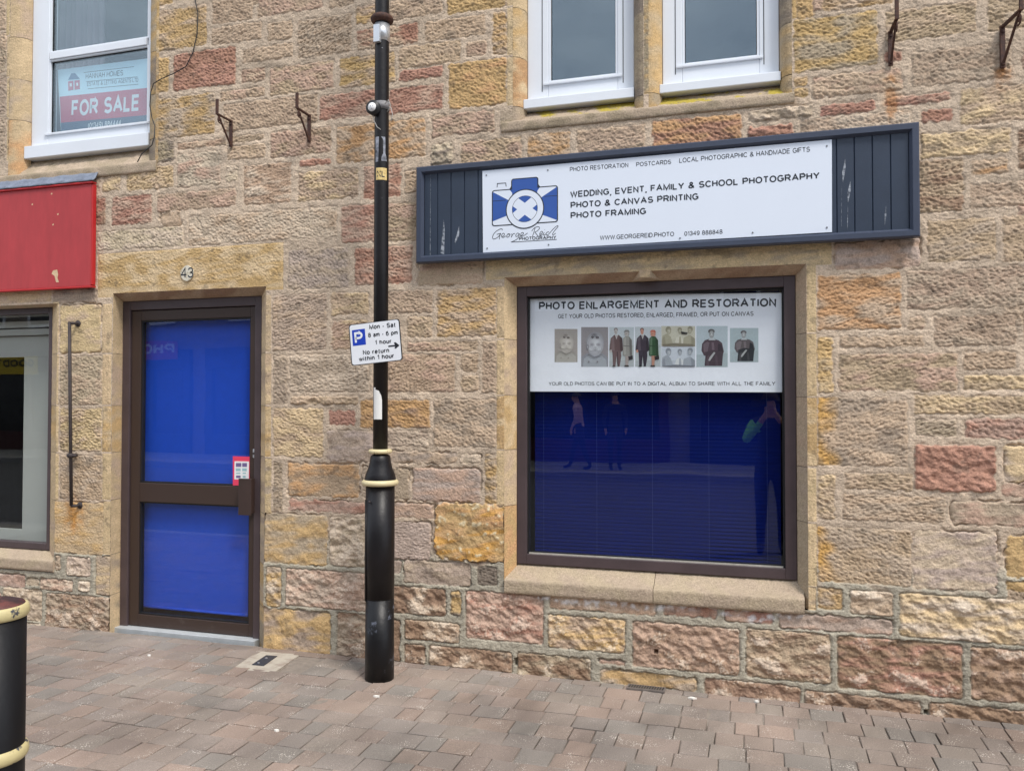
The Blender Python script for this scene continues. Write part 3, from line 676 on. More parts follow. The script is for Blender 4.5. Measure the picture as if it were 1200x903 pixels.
# ------------------------------------------------------------------ frames
def fbox(mb, x0, x1, z0, z1, y0, y1): mb.box(x0, x1, y0, y1, z0, z1)
def frame(mb, x0, x1, z0, z1, w_, y0, y1, wb=None, wt=None):
    wb = wb or w_; wt = wt or w_
    mb.box(x0, x0+w_, y0, y1, z0, z1); mb.box(x1-w_, x1, y0, y1, z0, z1)
    mb.box(x0+w_, x1-w_, y0, y1, z0, z0+wb); mb.box(x0+w_, x1-w_, y0, y1, z1-wt, z1)
def pane(x0, x1, z0, z1, y, parent, m): 
    b = MB(); b.box(x0, x1, y, y+.005, z0, z1); return b.build('pane', m, parent)

# shop window
ia, ib, ic, id_ = SHOP['i']; yf = D_SHOP
b = MB(); frame(b, ia+.002, ib-.002, ic+.002, id_-.002, mpp(611, 500, yf)*11.5, yf, yf+.06); 
sw = b.build('shop_window', BROWN2, BLD, .003)
gw = mpp(611, 500, yf)*11.5; gx0, gx1, gz0, gz1 = ia+gw, ib-gw, ic+gw, id_-gw
b = MB(); frame(b, gx0+.0005, gx1-.0005, gz0+.0005, gz1-.0005, .012, yf+.022, yf+.058); b.build('glazing_bead', [DARKGAP], sw)
b = MB(); b.box(gx0+.013, gx1-.013, yf+.016, yf+.0215, gz0+.001, gz0+.010); b.build('sealant_strip', CONC, sw)
yg = yf+.032; pane(gx0+.013, gx1-.013, gz0+.013, gz1-.013, yg, sw, M_GLASS)
# venetian blind
yb = yg+.09
blind = empty('venetian_blind', ((gx0+gx1)/2, yb, gz0), 'closed navy venetian blind filling the big shop window below the poster', 'blind')
b = MB(); zc_ = gz0+.012; bt = random.Random(5); k = 0
while zc_ < gz1-.04:
    tilt = R(85)
    if k < 14: tilt = R(78-1.5*max(0, 6-k))
    tilt += R(bt.uniform(-1.5, 1.5))
    hw = .0125; n = 10
    vs = []; sag = bt.uniform(-.0012, .0012)
    for i in range(n+1):
        u = i/n; xx = gx0+.02+(gx1-gx0-.04)*u; dz = sag*math.sin(math.pi*u)
        tt = tilt
        if k < 16 and .72 < u < .95: tt = tilt-R(24*(1-k/16)*math.sin((u-.72)/.23*math.pi))
        for s_ in (-1, 0, 1):
            vs.append((xx, yb-s_*hw*math.cos(tt)*-1 - (.0018 if s_ == 0 else 0), zc_+dz+s_*hw*math.sin(tt)))
    fs = [(i*3+j, i*3+j+1, i*3+j+4, i*3+j+3) for i in range(n) for j in range(2)]
    b.add(vs, fs); zc_ += .0205; k += 1
b.build('slats', SLAT, blind)
b = MB()
for px in (638, 700, 765, 831, 899):
    x = wx(px, 560, yb); b.tube([(x, yb-.015, gz0+.01), (x, yb-.0152, (gz0+gz1)/2), (x, yb-.015, gz1-.03)], .0005, 6)
b.build('ladder_cords', mat('pale_cord', RGB(66, 82, 142), .8, var=.05), blind)
b = MB(); b.box(gx0+.02, gx1-.02, yb-.014, yb+.014, gz1-.032, gz1-.002); b.build('head_rail', SLAT, blind)

# poster inside the glass
yp = yg+.012
POST = empty('shop_poster', (*[wx(770, 458, yp)], yp, wz(770, 458, yp)), 'wide white poster with small vintage portraits across the top of the shop window', 'poster')
def ws(px, py, y): return W(px, py, y)
pw_ = .0008
PAPER = mat('poster_paper', (.85, .89, .95), .42, var=.02, scale=3, bump=.03, bscale=2.6)
b = MB(); nx_, nz_ = 40, 12
ptl, ptr_, pbl, pbr = ws(618, 346.5, yp), ws(921.5, 343, yp), ws(618, 458.5, yp), ws(921.5, 459.5, yp)
vs = []
for j in range(nz_+1):
    for i in range(nx_+1):
        u, v = i/nx_, j/nz_
        x = (pbl[0]*(1-u)+pbr[0]*u)*(1-v)+(ptl[0]*(1-u)+ptr_[0]*u)*v
        z_ = (pbl[1]*(1-u)+pbr[1]*u)*(1-v)+(ptl[1]*(1-u)+ptr_[1]*u)*v
        vs.append((x, yp+.0002, z_))
b.smooth = True
b.add(vs, [(j*(nx_+1)+i, j*(nx_+1)+i+1, (j+1)*(nx_+1)+i+1, (j+1)*(nx_+1)+i) for j in range(nz_) for i in range(nx_)])
b.build('sheet', PAPER, POST)
yi = yp-.0002
b = MB()
text_line(POST, INK, 'PHOTO ENLARGEMENT AND RESTORATION', (631.5, 363), (909.5, 359.2), 9.2, yi, .02)
text_line(POST, INK, 'GET YOUR OLD PHOTOS RESTORED, ENLARGED, FRAMED, OR PUT ON CANVAS', (654, 373), (883, 370), 5.0, yi, .006)
text_line(POST, INK, 'YOUR OLD PHOTOS CAN BE PUT IN TO A DIGITAL ALBUM TO SHARE WITH ALL THE FAMILY', (643, 451.6), (908.5, 451.6), 4.3, yi, .004)

# little portraits
def cmat(r, g, b_): return mat('print_%d_%d_%d' % (r, g, b_), RGB(r, g, b_), .5, var=.12, scale=260)
def c4(x, y): return (600+x/6.45, 330+y/6.45)
def c5(x, y): return (760+x/6.45, 330+y/6.45)
def ell(cx, cy, rx, ry, n=18): return [(cx+rx*math.cos(2*math.pi*i/n), cy+ry*math.sin(2*math.pi*i/n)) for i in range(n)]
def picture(cf, rect, bgc, shapes):
    x0, x1, y0, y1 = rect; mats_ = [cmat(*bgc)]; b = MB(); lay = 0
    b.sheet([ws(*cf(*q), yi) for q in ((x0, y0), (x1, y0), (x1, y1), (x0, y1))], yi)
    for colr, pts in shapes:
        m_ = cmat(*colr)
        if m_ not in mats_: mats_.append(m_)
        lay += 1; b.m(mats_.index(m_)); yy = yi-.00012*lay
        pts = [(min(max(px, x0), x1), min(max(py, y0), y1)) for px, py in pts]
        b.sheet([ws(*cf(*q), yy) for q in pts], yy)
    b.build('printed_photo', mats_, POST)
def mixc(a, b_, t): return tuple(int(round(a[i]*(1-t)+b_[i]*t)) for i in range(3))
def soft(cx, cy, rx, ry, cin, cout, n=4, sx=0, sy=0):
    return [(mixc(cout, cin, k/(n-1)), ell(cx+sx*k/(n-1), cy+sy*k/(n-1), rx*(1-.75*k/(n-1)), ry*(1-.75*k/(n-1)))) for k in range(n)]
def baby(x0, y0, x1, y1, face, cloth, dark):
    w_, h_ = x1-x0, y1-y0; P = lambda u, v: (x0+u*w_, y0+v*h_)
    md = mixc(face, dark, .45); lt = mixc(face, (240, 240, 240), .35); E_ = lambda u, v, a, c, ci, co, n=3: soft(x0+u*w_, y0+v*h_, a*w_, c*h_, ci, co, n)
    L_ = [(mixc(cloth, dark, .25), [P(0, 1), P(0, .76), P(.2, .66), P(.8, .66), P(1, .78), P(1, 1)]), (cloth, [P(.06, 1), P(.1, .80), P(.3, .70), P(.72, .70), P(.92, .82), P(.95, 1)])]
    L_ += E_(.52, .37, .33, .25, mixc(face, dark, .22), mixc(face, dark, .36)) + soft(x0+.52*w_, y0+.45*h_, .31*w_, .27*h_, lt, mixc(face, dark, .22), 5, .04*w_, -.03*h_)
    L_ += E_(.39, .44, .10, .05, md, mixc(face, dark, .12))+E_(.65, .44, .10, .05, md, mixc(face, dark, .12))+E_(.52, .52, .05, .03, mixc(face, dark, .3), mixc(face, dark, .08), 2)+E_(.52, .585, .10, .028, md, mixc(face, dark, .1))
    L_ += E_(.24, .50, .05, .07, face, md, 2)+E_(.36, .55, .08, .05, lt, face, 2)+E_(.66, .55, .08, .05, lt, face, 2)+E_(.48, .19, .12, .05, mixc(dark, md, .4), md)+E_(.42, .25, .05, .03, md, dark, 2)+E_(.60, .26, .06, .03, md, dark, 2)
    L_ += [(mixc(cloth, dark, .6), [P(.25, .68), P(.5, .75), P(.78, .68), P(.78, .695), P(.5, .775), P(.25, .70)])]+E_(.28, .87, .035, .025, dark, md, 2)+E_(.6, .87, .035, .025, dark, md, 2)
    return L_
picture(c4, (322, 495, 357, 608), (168, 162, 156), baby(322, 357, 495, 608, (206, 202, 192), (178, 176, 168), (110, 102, 100)))
picture(c4, (523, 727, 343, 643), (150, 146, 148), baby(523, 343, 727, 643, (196, 200, 204), (166, 172, 178), (82, 78, 84)))
def couple(dx, suit, suit2, skin, coat, hat, bgs):
    e = lambda x, y, a, c: ell(x+dx, y, a, c); q = lambda L_: [(x+dx, y) for x, y in L_]
    lo = mixc(suit, (20, 20, 24), .35); hi = mixc(suit, (200, 190, 190), .22); cl = mixc(coat, (20, 20, 20), .3); chi = mixc(coat, (220, 220, 210), .25)
    return [((176, 184, 186), q([(735, 600), (921, 585), (921, 643), (735, 643)])), ((186, 196, 196), q([(735, 470), (921, 480), (921, 590), (735, 600)])),
            (mixc(skin, suit, .6), e(785, 364, 15, 16)), (skin, e(785, 378, 12, 21)), (mixc(skin, (90, 70, 60), .4), e(781, 376, 7, 3)), (mixc(skin, (90, 70, 60), .4), e(785, 388, 5, 2)),
            (suit, q([(746, 428), (772, 402), (808, 402), (834, 428), (840, 520), (824, 530), (744, 530), (736, 515)])), (hi, q([(750, 430), (770, 412), (776, 520), (752, 524)])), (lo, q([(812, 410), (832, 430), (836, 518), (818, 524)])),
            (suit2, q([(758, 520), (822, 520), (826, 560), (814, 640), (798, 640), (790, 560), (782, 640), (764, 640)])), (lo, q([(792, 530), (800, 530), (806, 640), (799, 640)])), ((222, 220, 216), q([(780, 402), (799, 402), (790, 436)])), (lo, q([(788, 404), (792, 404), (791, 436)])),
            (skin, e(748, 525, 8, 12)), (mixc(skin, hat, .4), e(868, 394, 19, 22)), (skin, e(866, 396, 13, 18)), (mixc(skin, (90, 60, 60), .4), e(864, 394, 8, 2.5)), (hat, q([(842, 382), (856, 364), (880, 364), (892, 384), (872, 378)])),
            (coat, q([(840, 428), (860, 410), (886, 414), (906, 440), (910, 560), (838, 560)])), (chi, q([(846, 430), (862, 416), (862, 550), (844, 556)])), (cl, q([(886, 420), (904, 442), (906, 556), (890, 556)])), (cl, q([(840, 480), (908, 486), (908, 492), (840, 486)])),
            (mixc(skin, (120, 100, 90), .3), q([(856, 560), (886, 560), (876, 632), (858, 632)])), ((60, 54, 52), q([(852, 630), (880, 630), (884, 642), (848, 642)])), ((44, 42, 44), q([(878, 565), (912, 556), (914, 585), (882, 592)])), (mixc(cl, (20, 20, 20), .4), e(770, 638, 12, 5))]
picture(c4, (735, 921, 343, 643), (196, 206, 210), couple(0, (104, 84, 84), (112, 92, 92), (186, 182, 178), (150, 150, 144), (130, 130, 128), 0))
picture(c4, (930, 1128, 341, 643), (198, 206, 210), couple(198, (62, 54, 66), (54, 48, 60), (204, 150, 128), (46, 84, 52), (196, 110, 90), 0))
def group(y0, bgc, tone, dark):
    e = lambda x, y, a, c: ell(x, y+y0, a, c); lt = mixc(bgc, (235, 232, 220), .4); md = mixc(tone, dark, .4)
    L_ = [(mixc(bgc, tone, .3), [(97, y0+100), (352, y0+92), (352, y0+153), (97, y0+153)]), (tone, [(104, y0+75), (140, y0+55), (168, y0+80), (190, y0+150), (104, y0+152)]), (md, [(104, y0+90), (124, y0+80), (130, y0+150), (104, y0+152)])]
    L_ += soft(150, 28+y0, 22, 26, dark, md, 3)+soft(154, 40+y0, 17, 22, lt, tone, 3)+[(lt, [(190, y0+150), (210, y0+90), (235, y0+75), (262, y0+95), (262, y0+150)]), (tone, [(232, y0+80), (244, y0+80), (250, y0+150), (228, y0+150)])]
    L_ += soft(236, 28+y0, 17, 19, dark, md, 3)+soft(237, 40+y0, 13, 18, lt, tone, 3)+[(tone, [(258, y0+150), (268, y0+85), (312, y0+66), (350, y0+95), (352, y0+150)]), (md, [(318, y0+70), (350, y0+95), (352, y0+150), (326, y0+150)])]
    L_ += soft(315, 22+y0, 20, 22, dark, md, 3)+soft(312, 36+y0, 15, 21, lt, tone, 3)+[(md, e(150, 42, 8, 2.5)), (md, e(236, 40, 7, 2)), (md, e(310, 36, 8, 2.5)), (dark, [(104, y0+140), (200, y0+128), (330, y0+136), (352, y0+152), (104, y0+152)])]
    return L_
picture(c5, (97, 352, 335, 488), (204, 202, 184), group(335, (204, 202, 184), (172, 168, 146), (128, 122, 104))+[((40, 40, 40), [(245, 375), (295, 385), (290, 398), (250, 395)])])
picture(c5, (97, 352, 498, 642), (200, 208, 216), group(498, (200, 208, 216), (160, 168, 176), (110, 116, 124)))
def lady(x0, y0, x1, y1, dress, lo):
    w_, h_ = x1-x0, y1-y0; P = lambda u, v: (x0+u*w_, y0+v*h_); E_ = lambda u, v, a, c, ci, co, n=3: soft(x0+u*w_, y0+v*h_, a*w_, c*h_, ci, co, n)
    hi = mixc(dress, (190, 180, 186), .28); dk = mixc(lo, (20, 20, 24), .3); sk_ = (186, 192, 192)
    return [((170, 184, 188), [P(0, .7), P(1, .66), P(1, 1), P(0, 1)]), (dress, [P(.18, .43), P(.27, .345), P(.40, .315), P(.58, .315), P(.71, .345), P(.82, .41), P(.88, .62), P(.8, .8), P(.24, .72), P(.16, .6)]),
            (hi, [P(.22, .45), P(.34, .38), P(.42, .40), P(.36, .62), P(.24, .64)]), (dk, [P(.70, .42), P(.80, .46), P(.85, .62), P(.76, .70), P(.68, .6)]), (hi, [P(.48, .40), P(.56, .40), P(.58, .58), P(.5, .6)]),
            (lo, [P(.3, .64), P(.5, .58), P(.86, .62), P(.82, .97), P(.26, .97)]), (mixc(lo, hi, .4), [P(.34, .74), P(.42, .70), P(.40, .97), P(.32, .97)]), (mixc(lo, hi, .3), [P(.6, .72), P(.66, .70), P(.70, .97), P(.62, .97)])]+E_(.48, .13, .105, .06, (62, 58, 62), (96, 92, 94))+E_(.485, .20, .08, .095, (204, 208, 208), (150, 154, 154), 4)+[
            ((120, 120, 122), ell(*P(.45, .19), .022*w_, .008*h_)), ((120, 120, 122), ell(*P(.53, .19), .022*w_, .008*h_)), ((130, 126, 128), ell(*P(.49, .245), .02*w_, .006*h_)), ((196, 202, 204), [P(.38, .345), P(.44, .29), P(.54, .29), P(.62, .345)])]+[((176, 178, 178), [P(.38, .84), P(.42, .76), P(.56, .63), P(.61, .65), P(.50, .77), P(.43, .85)])]
picture(c5, (362, 598, 335, 645), (186, 200, 206), lady(362, 335, 598, 645, (84, 68, 76), (74, 60, 68)))
picture(c5, (615, 830, 350, 608), (176, 192, 196), lady(615, 350, 830, 608, (98, 90, 92), (44, 46, 50)))

# ------------------------------------------------------------------ door
ia, ib, ic, id_ = DOOR['i']; yf = D_DOOR; u_ = mpp(225, 550, yf)
b = MB(); fw_ = u_*11
b.box(ia+.002, ia+fw_, yf, yf+.08, .012, id_-.002); b.box(ib-fw_*.82, ib-.002, yf, yf+.08, .012, id_-.002); b.box(ia+fw_, ib-fw_*.82, yf, yf+.08, id_-fw_*1.0, id_-.002)
df = b.build('door_frame', BROWN2, BLD, .004)
b = MB(); b.box(ia+.003, ib-.003, yf-.05, yf+.1, -.03, .016); b.build('threshold', mat('worn_aluminium', RGB(184, 188, 190), .5, .15, .12, 14), df, .003)
lx0, lx1, lz0, lz1 = ia+fw_+.003, ib-fw_*.82-.003, .02, id_-fw_-.004
yl = yf+.014
def dz(py): return wz(225, py, yl)
xg0, xg1 = wx(163.5, 550, yl), wx(292.5, 550, yl)
zu1, zu0, zl1, zl0 = dz(373.5), dz(567.5), dz(590), dz(725)
b = MB(); b.box(lx0, xg0, yl, yl+.045, lz0, lz1); b.box(xg1, lx1, yl, yl+.045, lz0, lz1)
b.box(xg0, xg1, yl, yl+.045, zu1, lz1); b.box(xg0, xg1, yl, yl+.045, zl1, zu0); b.box(xg0, xg1, yl, yl+.045, lz0, zl0)
dl = b.build('door_leaf', mat('brown_door_coat', RGB(62, 48, 42), .4, col2=RGB(92, 82, 76), thr=(.62, .85), scale=9, bump=.0006, bscale=160), BLD, .003)
b = MB()
for z0, z1 in ((zl0, zl1), (zu0, zu1)): frame(b, xg0+.0005, xg1-.0005, z0+.0005, z1-.0005, .009, yl+.008, yl+.04)
b.build('glazing_bead', DARKGAP, dl)
for z0, z1 in ((zl0, zl1), (zu0, zu1)): pane(xg0+.0095, xg1-.0095, z0+.0095, z1-.0095, yl+.02, dl, M_GLASS)
# pull handle, lock plate, scuffs
b = MB(); hx0, hx1 = wx(279.5, 580, yl-.05), wx(294.5, 580, yl-.05); hz1, hz0 = wz(287, 560.5, yl-.05), wz(287, 603.5, yl-.05)
b.box(hx0, hx1, yl-.052, yl-.046, hz0, hz1); b.box(hx1-.006, hx1, yl-.0461, yl-.0005, hz0+.012, hz1); b.build('pull_handle', BROWN, dl, .002)
b = MB(); lx, lz_ = W(298.3, 531, yl); b.box(lx-.010, lx+.010, yl-.006, yl-.0002, lz_-.028, lz_+.028); lk = b.build('lock_plate', SILVER, dl, .003)
b = MB(); b.plate([(lx+.006*math.cos(R(a)), lz_+.008*math.sin(R(a))) for a in range(0, 360, 24)], yl-.0105, yl-.0062); b.box(lx-.0015, lx+.0015, yl-.0115, yl-.0106, lz_-.006, lz_+.006); b.build('lock_cylinder', IRON, lk)
# blue roller blind behind both panes
yr = yl+.075
rb = empty('roller_blind', ((xg0+xg1)/2, yr, zl0), 'bright blue roller blind pulled down behind the glazed door', 'blind')
b = MB(); n = 24; x0, x1, z0, z1 = wx(164.6, 600, yr), xg1+.01, wz(225, 716.5, yr), zu1+.02
vs = []; 
for j in range(n+1):
    for i in range(n+1):
        u, v = i/n, j/n; vs.append((x0+(x1-x0)*u, yr+.0015*math.sin(u*7+v*2)+.0012*math.sin(v*17+u*3), z0+(z1-z0)*v))
b.smooth = True; b.add(vs, [(j*(n+1)+i, j*(n+1)+i+1, (j+1)*(n+1)+i+1, (j+1)*(n+1)+i) for j in range(n) for i in range(n)])
b.build('fabric', BLINDBLUE, rb)
b = MB(); b.smooth = True; b.tube([(x0-.004, yr, z0+.008), (x1, yr, z0+.008)], .009, 10); b.build('bottom_bar', BLINDBLUE, rb)
b = MB(); b.box(x0-.010, x0-.0045, yr-.01, yr+.01, z0-.006, z0+.024); b.build('end_cap', WHITE, rb)
# card on the glass
yc = yl-.0012
cardm = mat('pink_card', RGB(226, 64, 96), .5, var=.05)
cq = lambda x, y: W(260+x/7.53, 500+y/7.53, yc)
b = MB(); b.plate([cq(97, 258), cq(244, 262), cq(244, 516), cq(97, 516)], yc, yc+.0008)
b.m(1).sheet([cq(112, 302), cq(240, 304), cq(238, 462), cq(110, 462)], yc-.0004)
k = 2
for i, (xx, yy, ww, hh) in enumerate(((124, 318, 48, 34), (180, 318, 42, 34), (124, 364, 42, 26), (180, 364, 40, 26), (126, 402, 38, 12), (184, 402, 28, 12), (126, 428, 40, 22), (184, 430, 26, 20))):
    b.m(2 if i < 2 or i == 6 else 3); b.sheet([cq(xx, yy), cq(xx+ww, yy), cq(xx+ww, yy+hh), cq(xx, yy+hh)], yc-.0006)
cd_ = b.build('door_card', [cardm, WHITE, mat('card_violet', RGB(110, 96, 140), .5, var=.1), mat('card_teal', RGB(150, 186, 190), .5, var=.1)])
tag(cd_, 'small pink card stuck on the blue door glass just above the handle', 'sticker')

# ------------------------------------------------------------------ upper windows
def upper(o, parts_fn):
    return parts_fn(o)
def upvc_window(o, xg, zg, cillz, sash=None, bar=None):
    ia, ib, ic, id_ = o['i']; y = D_UP
    b = MB()
    zb = cillz[0]
    b.box(ia+.002, xg[0]-.012, y, y+.07, zb, id_-.002); b.box(xg[1]+.012, ib-.002, y, y+.07, zb, id_-.002)
    b.box(xg[0]-.012, xg[1]+.012, y, y+.07, zb, zg[0][0]-.012); b.box(xg[0]-.012, xg[1]+.012, y, y+.07, zg[-1][1]+.012, id_-.002)
    fr = b.build('upper_window', UPVC, BLD, .004)
    b = MB()
    for (za, zb_) in zg: frame(b, xg[0]-.0115, xg[1]+.0115, za-.0115, zb_+.0115, .012, y+.004, y+.06)
    if len(zg) > 1: b.box(xg[0]+.0005, xg[1]-.0005, y-.006, y+.06, zg[0][1]+.012, zg[1][0]-.012)
    b.build('glazing_bead', UPVC, fr, .002)
    for (za, zb_) in zg:
        b = MB(); frame(b, xg[0]+.001, xg[1]-.001, za+.001, zb_-.001, .003, y+.0175, y+.05); b.build('gasket', DARKGAP, fr)
        pane(xg[0]+.0042, xg[1]-.0042, za+.0042, zb_-.0042, y+.022, fr, M_GLASS_UP)
    b = MB(); b.box(ia-.01, ib+.004, y-.05, y+.03, cillz[1], cillz[0]-.0015); b.build('plastic_cill', UPVC, fr, .004)
    return fr
def uz(px, py): return wz(px, py, D_UP)
fl = upvc_window(UPL, (wx(58.5, 100, D_UP), wx(171.8, 100, D_UP)), [(uz(115, 148.5), uz(115, 63.5)), (uz(115, 51.5), TOPZ-.16)], (uz(105, 166), uz(105, 181)))
fm = upvc_window(UPM, (wx(645, 60, D_UP), wx(721.2, 60, D_UP)), [(uz(683, 90), TOPZ-.16)], (uz(680, 113), uz(680, 124.5)))
fr_ = upvc_window(UPR, (wx(802, 40, D_UP), wx(887, 40, D_UP)), [(uz(845, 69), TOPZ-.16)], (uz(845, 95), uz(845, 106)))
for f_, xa, xb, py, px in ((fm, 636, 730, 93.5, 683), (fr_, 792, 895, 72.5, 845)):   # sash gap lines and drip bar
    ya = D_UP-.004
    b = MB(); b.box(wx(xa+1, 60, ya), wx(xb-1, 60, ya), D_UP-.012, D_UP-.0005, wz(px, py+1.6, ya), wz(px, py-1.2, ya)); b.build('drip_bar', UPVC, f_, .002)
    b = MB()
    for xq in (xa-.6, xb+.2): b.box(wx(xq, 60, D_UP)-.0022, wx(xq, 60, D_UP)+.0022, D_UP-.0012, D_UP-.0002, wz(px, py+9, D_UP), TOPZ-.1)
    b.build('sash_seal', DARKGAP, f_)
ya = D_UP
b = MB(); b.box(wx(54, 100, ya), wx(176, 100, ya), D_UP-.012, D_UP-.0005, wz(115, 152, ya), wz(115, 149.5, ya)); b.build('drip_bar', UPVC, fl, .002)
# curtains behind the upper left window
CURT = mat('pale_net_curtain', RGB(128, 114, 120), .9, var=.05)
b = MB(); b.smooth = True; n = 90; vs = []
xa, xb = wx(60, 60, .35), wx(122, 60, .35)
for i in range(n+1):
    u = i/n; x = xa+(xb-xa)*u; y = .36+.02*math.sin(u*60)+.01*math.sin(u*23)
    vs += [(x, y, 3.3), (x, y, 4.9)]
b.add(vs, [(2*i, 2*i+2, 2*i+3, 2*i+1) for i in range(n)])
tag(b.build('net_curtain', CURT), 'pale net curtain hanging inside the upper window with the sale board', 'curtain')

# FOR SALE board in the upper-left window
ys = D_UP+.05
FS = empty('sale_board', (wx(120, 150, ys), ys, wz(120, 150, ys)), 'red white and blue board reading FOR SALE inside the upper left window', 'sign')
fq = lambda x, y: W(30+x/6.45, 50+y/6.45, ys)
def quad(b, pts, y): b.sheet([W(p[0], p[1], y) for p in pts], y)
b = MB(); b.plate([W(67.5, 82, ys), W(182, 67.5, ys), W(182, 150, ys), W(72, 165, ys)], ys, ys+.004)
b.build('board', mat('pale_cyan_print', RGB(206, 230, 238), .45, var=.02), FS)
b = MB(); quad(b, [(70, 113.5), (182, 102.2), (182, 134), (71.3, 144)], ys-.0006); b.build('red_band', mat('sale_red', RGB(196, 64, 88), .45, var=.04), FS)
b = MB(); quad(b, [(71.3, 144), (182, 134), (182, 150), (72, 165)], ys-.0006); b.build('blue_band', mat('sale_blue', RGB(58, 78, 104), .45, var=.04), FS)
b = MB(); text_line(FS, WHITE, 'FOR SALE', (83.5, 136.8), (162, 130), 19, ys-.0012, .02); text_line(FS, WHITE, '(01349) 884444', (103, 150.6), (141.5, 147.2), 6.5, ys-.0012, .01); 
GREYP = mat('grey_print', RGB(92, 100, 116), .5, var=.05)
text_line(FS, GREYP, 'HANNAH HOMES', (100.3, 92.8), (144.2, 88.6), 6.2, ys-.0012, 0); text_line(FS, GREYP, 'ESTATE & LETTING AGENTS LTD', (102, 101.2), (162, 96), 4.6, ys-.0012, 0)
for A_, B_ in (((98, 85), (157, 78)), ((101, 95.6), (161, 90)), ((103, 104), (162, 98.6))):
    b = MB(); quad(b, [A_, B_, (B_[0], B_[1]+.6), (A_[0], A_[1]+.6)], ys-.0012); b.build('rule', GREYP, FS)
b = MB(); b.sheet([fq(322, 283), fq(346, 234), fq(374, 231), fq(410, 275)], ys-.0012); b.m(1)
b.sheet([fq(322, 294), fq(362, 289), fq(363, 358), fq(324, 365)], ys-.0012); b.sheet([fq(370, 288), fq(410, 284), fq(411, 352), fq(371, 357)], ys-.0012); b.m(2)
b.sheet([fq(334, 310), fq(350, 308), fq(351, 332), fq(335, 334)], ys-.0018); b.sheet([fq(384, 306), fq(398, 304), fq(399, 328), fq(385, 330)], ys-.0018)
b.build('house_logo', [mat('logo_slate', RGB(84, 116, 150), .5, var=.05), mat('logo_rose', RGB(196, 92, 112), .5, var=.05), WHITE], FS)

# ------------------------------------------------------------------ left shop (next door)
ia, ib, ic, id_ = LSHOP['i']; yf = D_SHOP
b = MB(); frame(b, ia+.002, ib-.002, ic+.002, id_-.002, .03, yf, yf+.06, .045, .04); lw_ = b.build('side_shop_window', BROWN2, BLD, .003)
pane(ia+.033, ib-.033, ic+.048, id_-.043, yf+.03, lw_, M_GLASS)
b = MB(); yq = .25
b.box(wx(27.5, 500, yq), wx(80, 500, yq), yq, yq+.03, ic-.1, wz(40, 418, yq)); b.box(-7.2, wx(80, 500, yq), yq+.001, yq+.031, wz(30, 418, yq), wz(30, 394, yq))
b.box(-7.2, wx(27.4, 500, yq), yq, yq+.03, ic-.1, wz(20, 620, yq))
for py in (392, 383): b.box(-7.2, wx(80, 400, yq), yq-.03, yq+.03, wz(30, py+1, yq), wz(30, py-6, yq))
b.box(-7.2, wx(80, 400, yq), yq, yq+.04, wz(30, 371, yq), id_+.1)
dp = b.build('display_panel', ROOMGREY); tag(dp, 'pale grey window lining inside the left shop window under the red fascia', 'shopfitting')

# red fascia
yr_ = -.040
FA = empty('shop_fascia', (-5.2, yr_, wz(30, 338, yr_)), 'plain red painted fascia board with chipped paint over the left shop window', 'fascia')
x1 = wx(106.3, 280, yr_); zt, zb = wz(60, 219.5, yr_), wz(60, 337, yr_)
b = MB(); b.box(-7.5, x1, yr_, -.012, zb, zt); fb = b.build('board', RED, FA, .003)
b = MB(); b.box(x1+.0005, wx(108.3, 280, yr_), yr_+.0005, -.008, zb+.006, zt-.004); b.build('end_board', RED2, FA, .003)
b = MB(); b.box(-7.52, wx(109.4, 220, yr_), yr_-.012, -.012, zt+.0005, zt+.013); b.box(-7.52, wx(108.8, 330, yr_), yr_-.006, -.012, zb-.012, zb-.0005); b.build('capping', RED2, FA, .003)
b = MB(); b.smooth = True; n = 140; vs = []; lr = random.Random(2)
for i in range(n+1):
    x = -7.5+(wx(115.5, 208, -.01)+7.5)*i/n; w1 = .004*math.sin(i*.9)+.003*lr.uniform(-1, 1)
    vs += [(x, -.014, zt+.078+w1*.6), (x, -.022+w1*.5, zt+.06+w1), (x, -.034+w1, zt+.036+w1), (x, yr_-.014+w1*.4, zt+.0150+.001*math.sin(i))]
b.add(vs, [(i*4+j, (i+1)*4+j, (i+1)*4+j+1, i*4+j+1) for i in range(n) for j in range(3)])
o = b.build('lead_flashing', LEAD, FA); so_ = o.modifiers.new('thickness', 'SOLIDIFY'); so_.thickness = .004
CHIP = mat('bare_filler', RGB(214, 186, 150), .8, var=.15, scale=40); b = MB(); yy = yr_-.0008
cp = lambda x, y: W(x/4.105, 140+y/4.105, yy)
b.sheet([cp(255, 726), cp(275, 722), cp(280, 745), cp(276, 762), cp(284, 782), cp(270, 783), cp(262, 752), cp(248, 742)], yy); b.build('chipped_paint', CHIP, FA)
for (x, y) in ((248, 357), (278, 455), (255, 505), (155, 408)): b = MB(); b.sheet([cp(x-4, y), cp(x+3, y-5), cp(x+4, y+3), cp(x-2, y+5)], yy); b.build('chipped_paint', CHIP, FA)

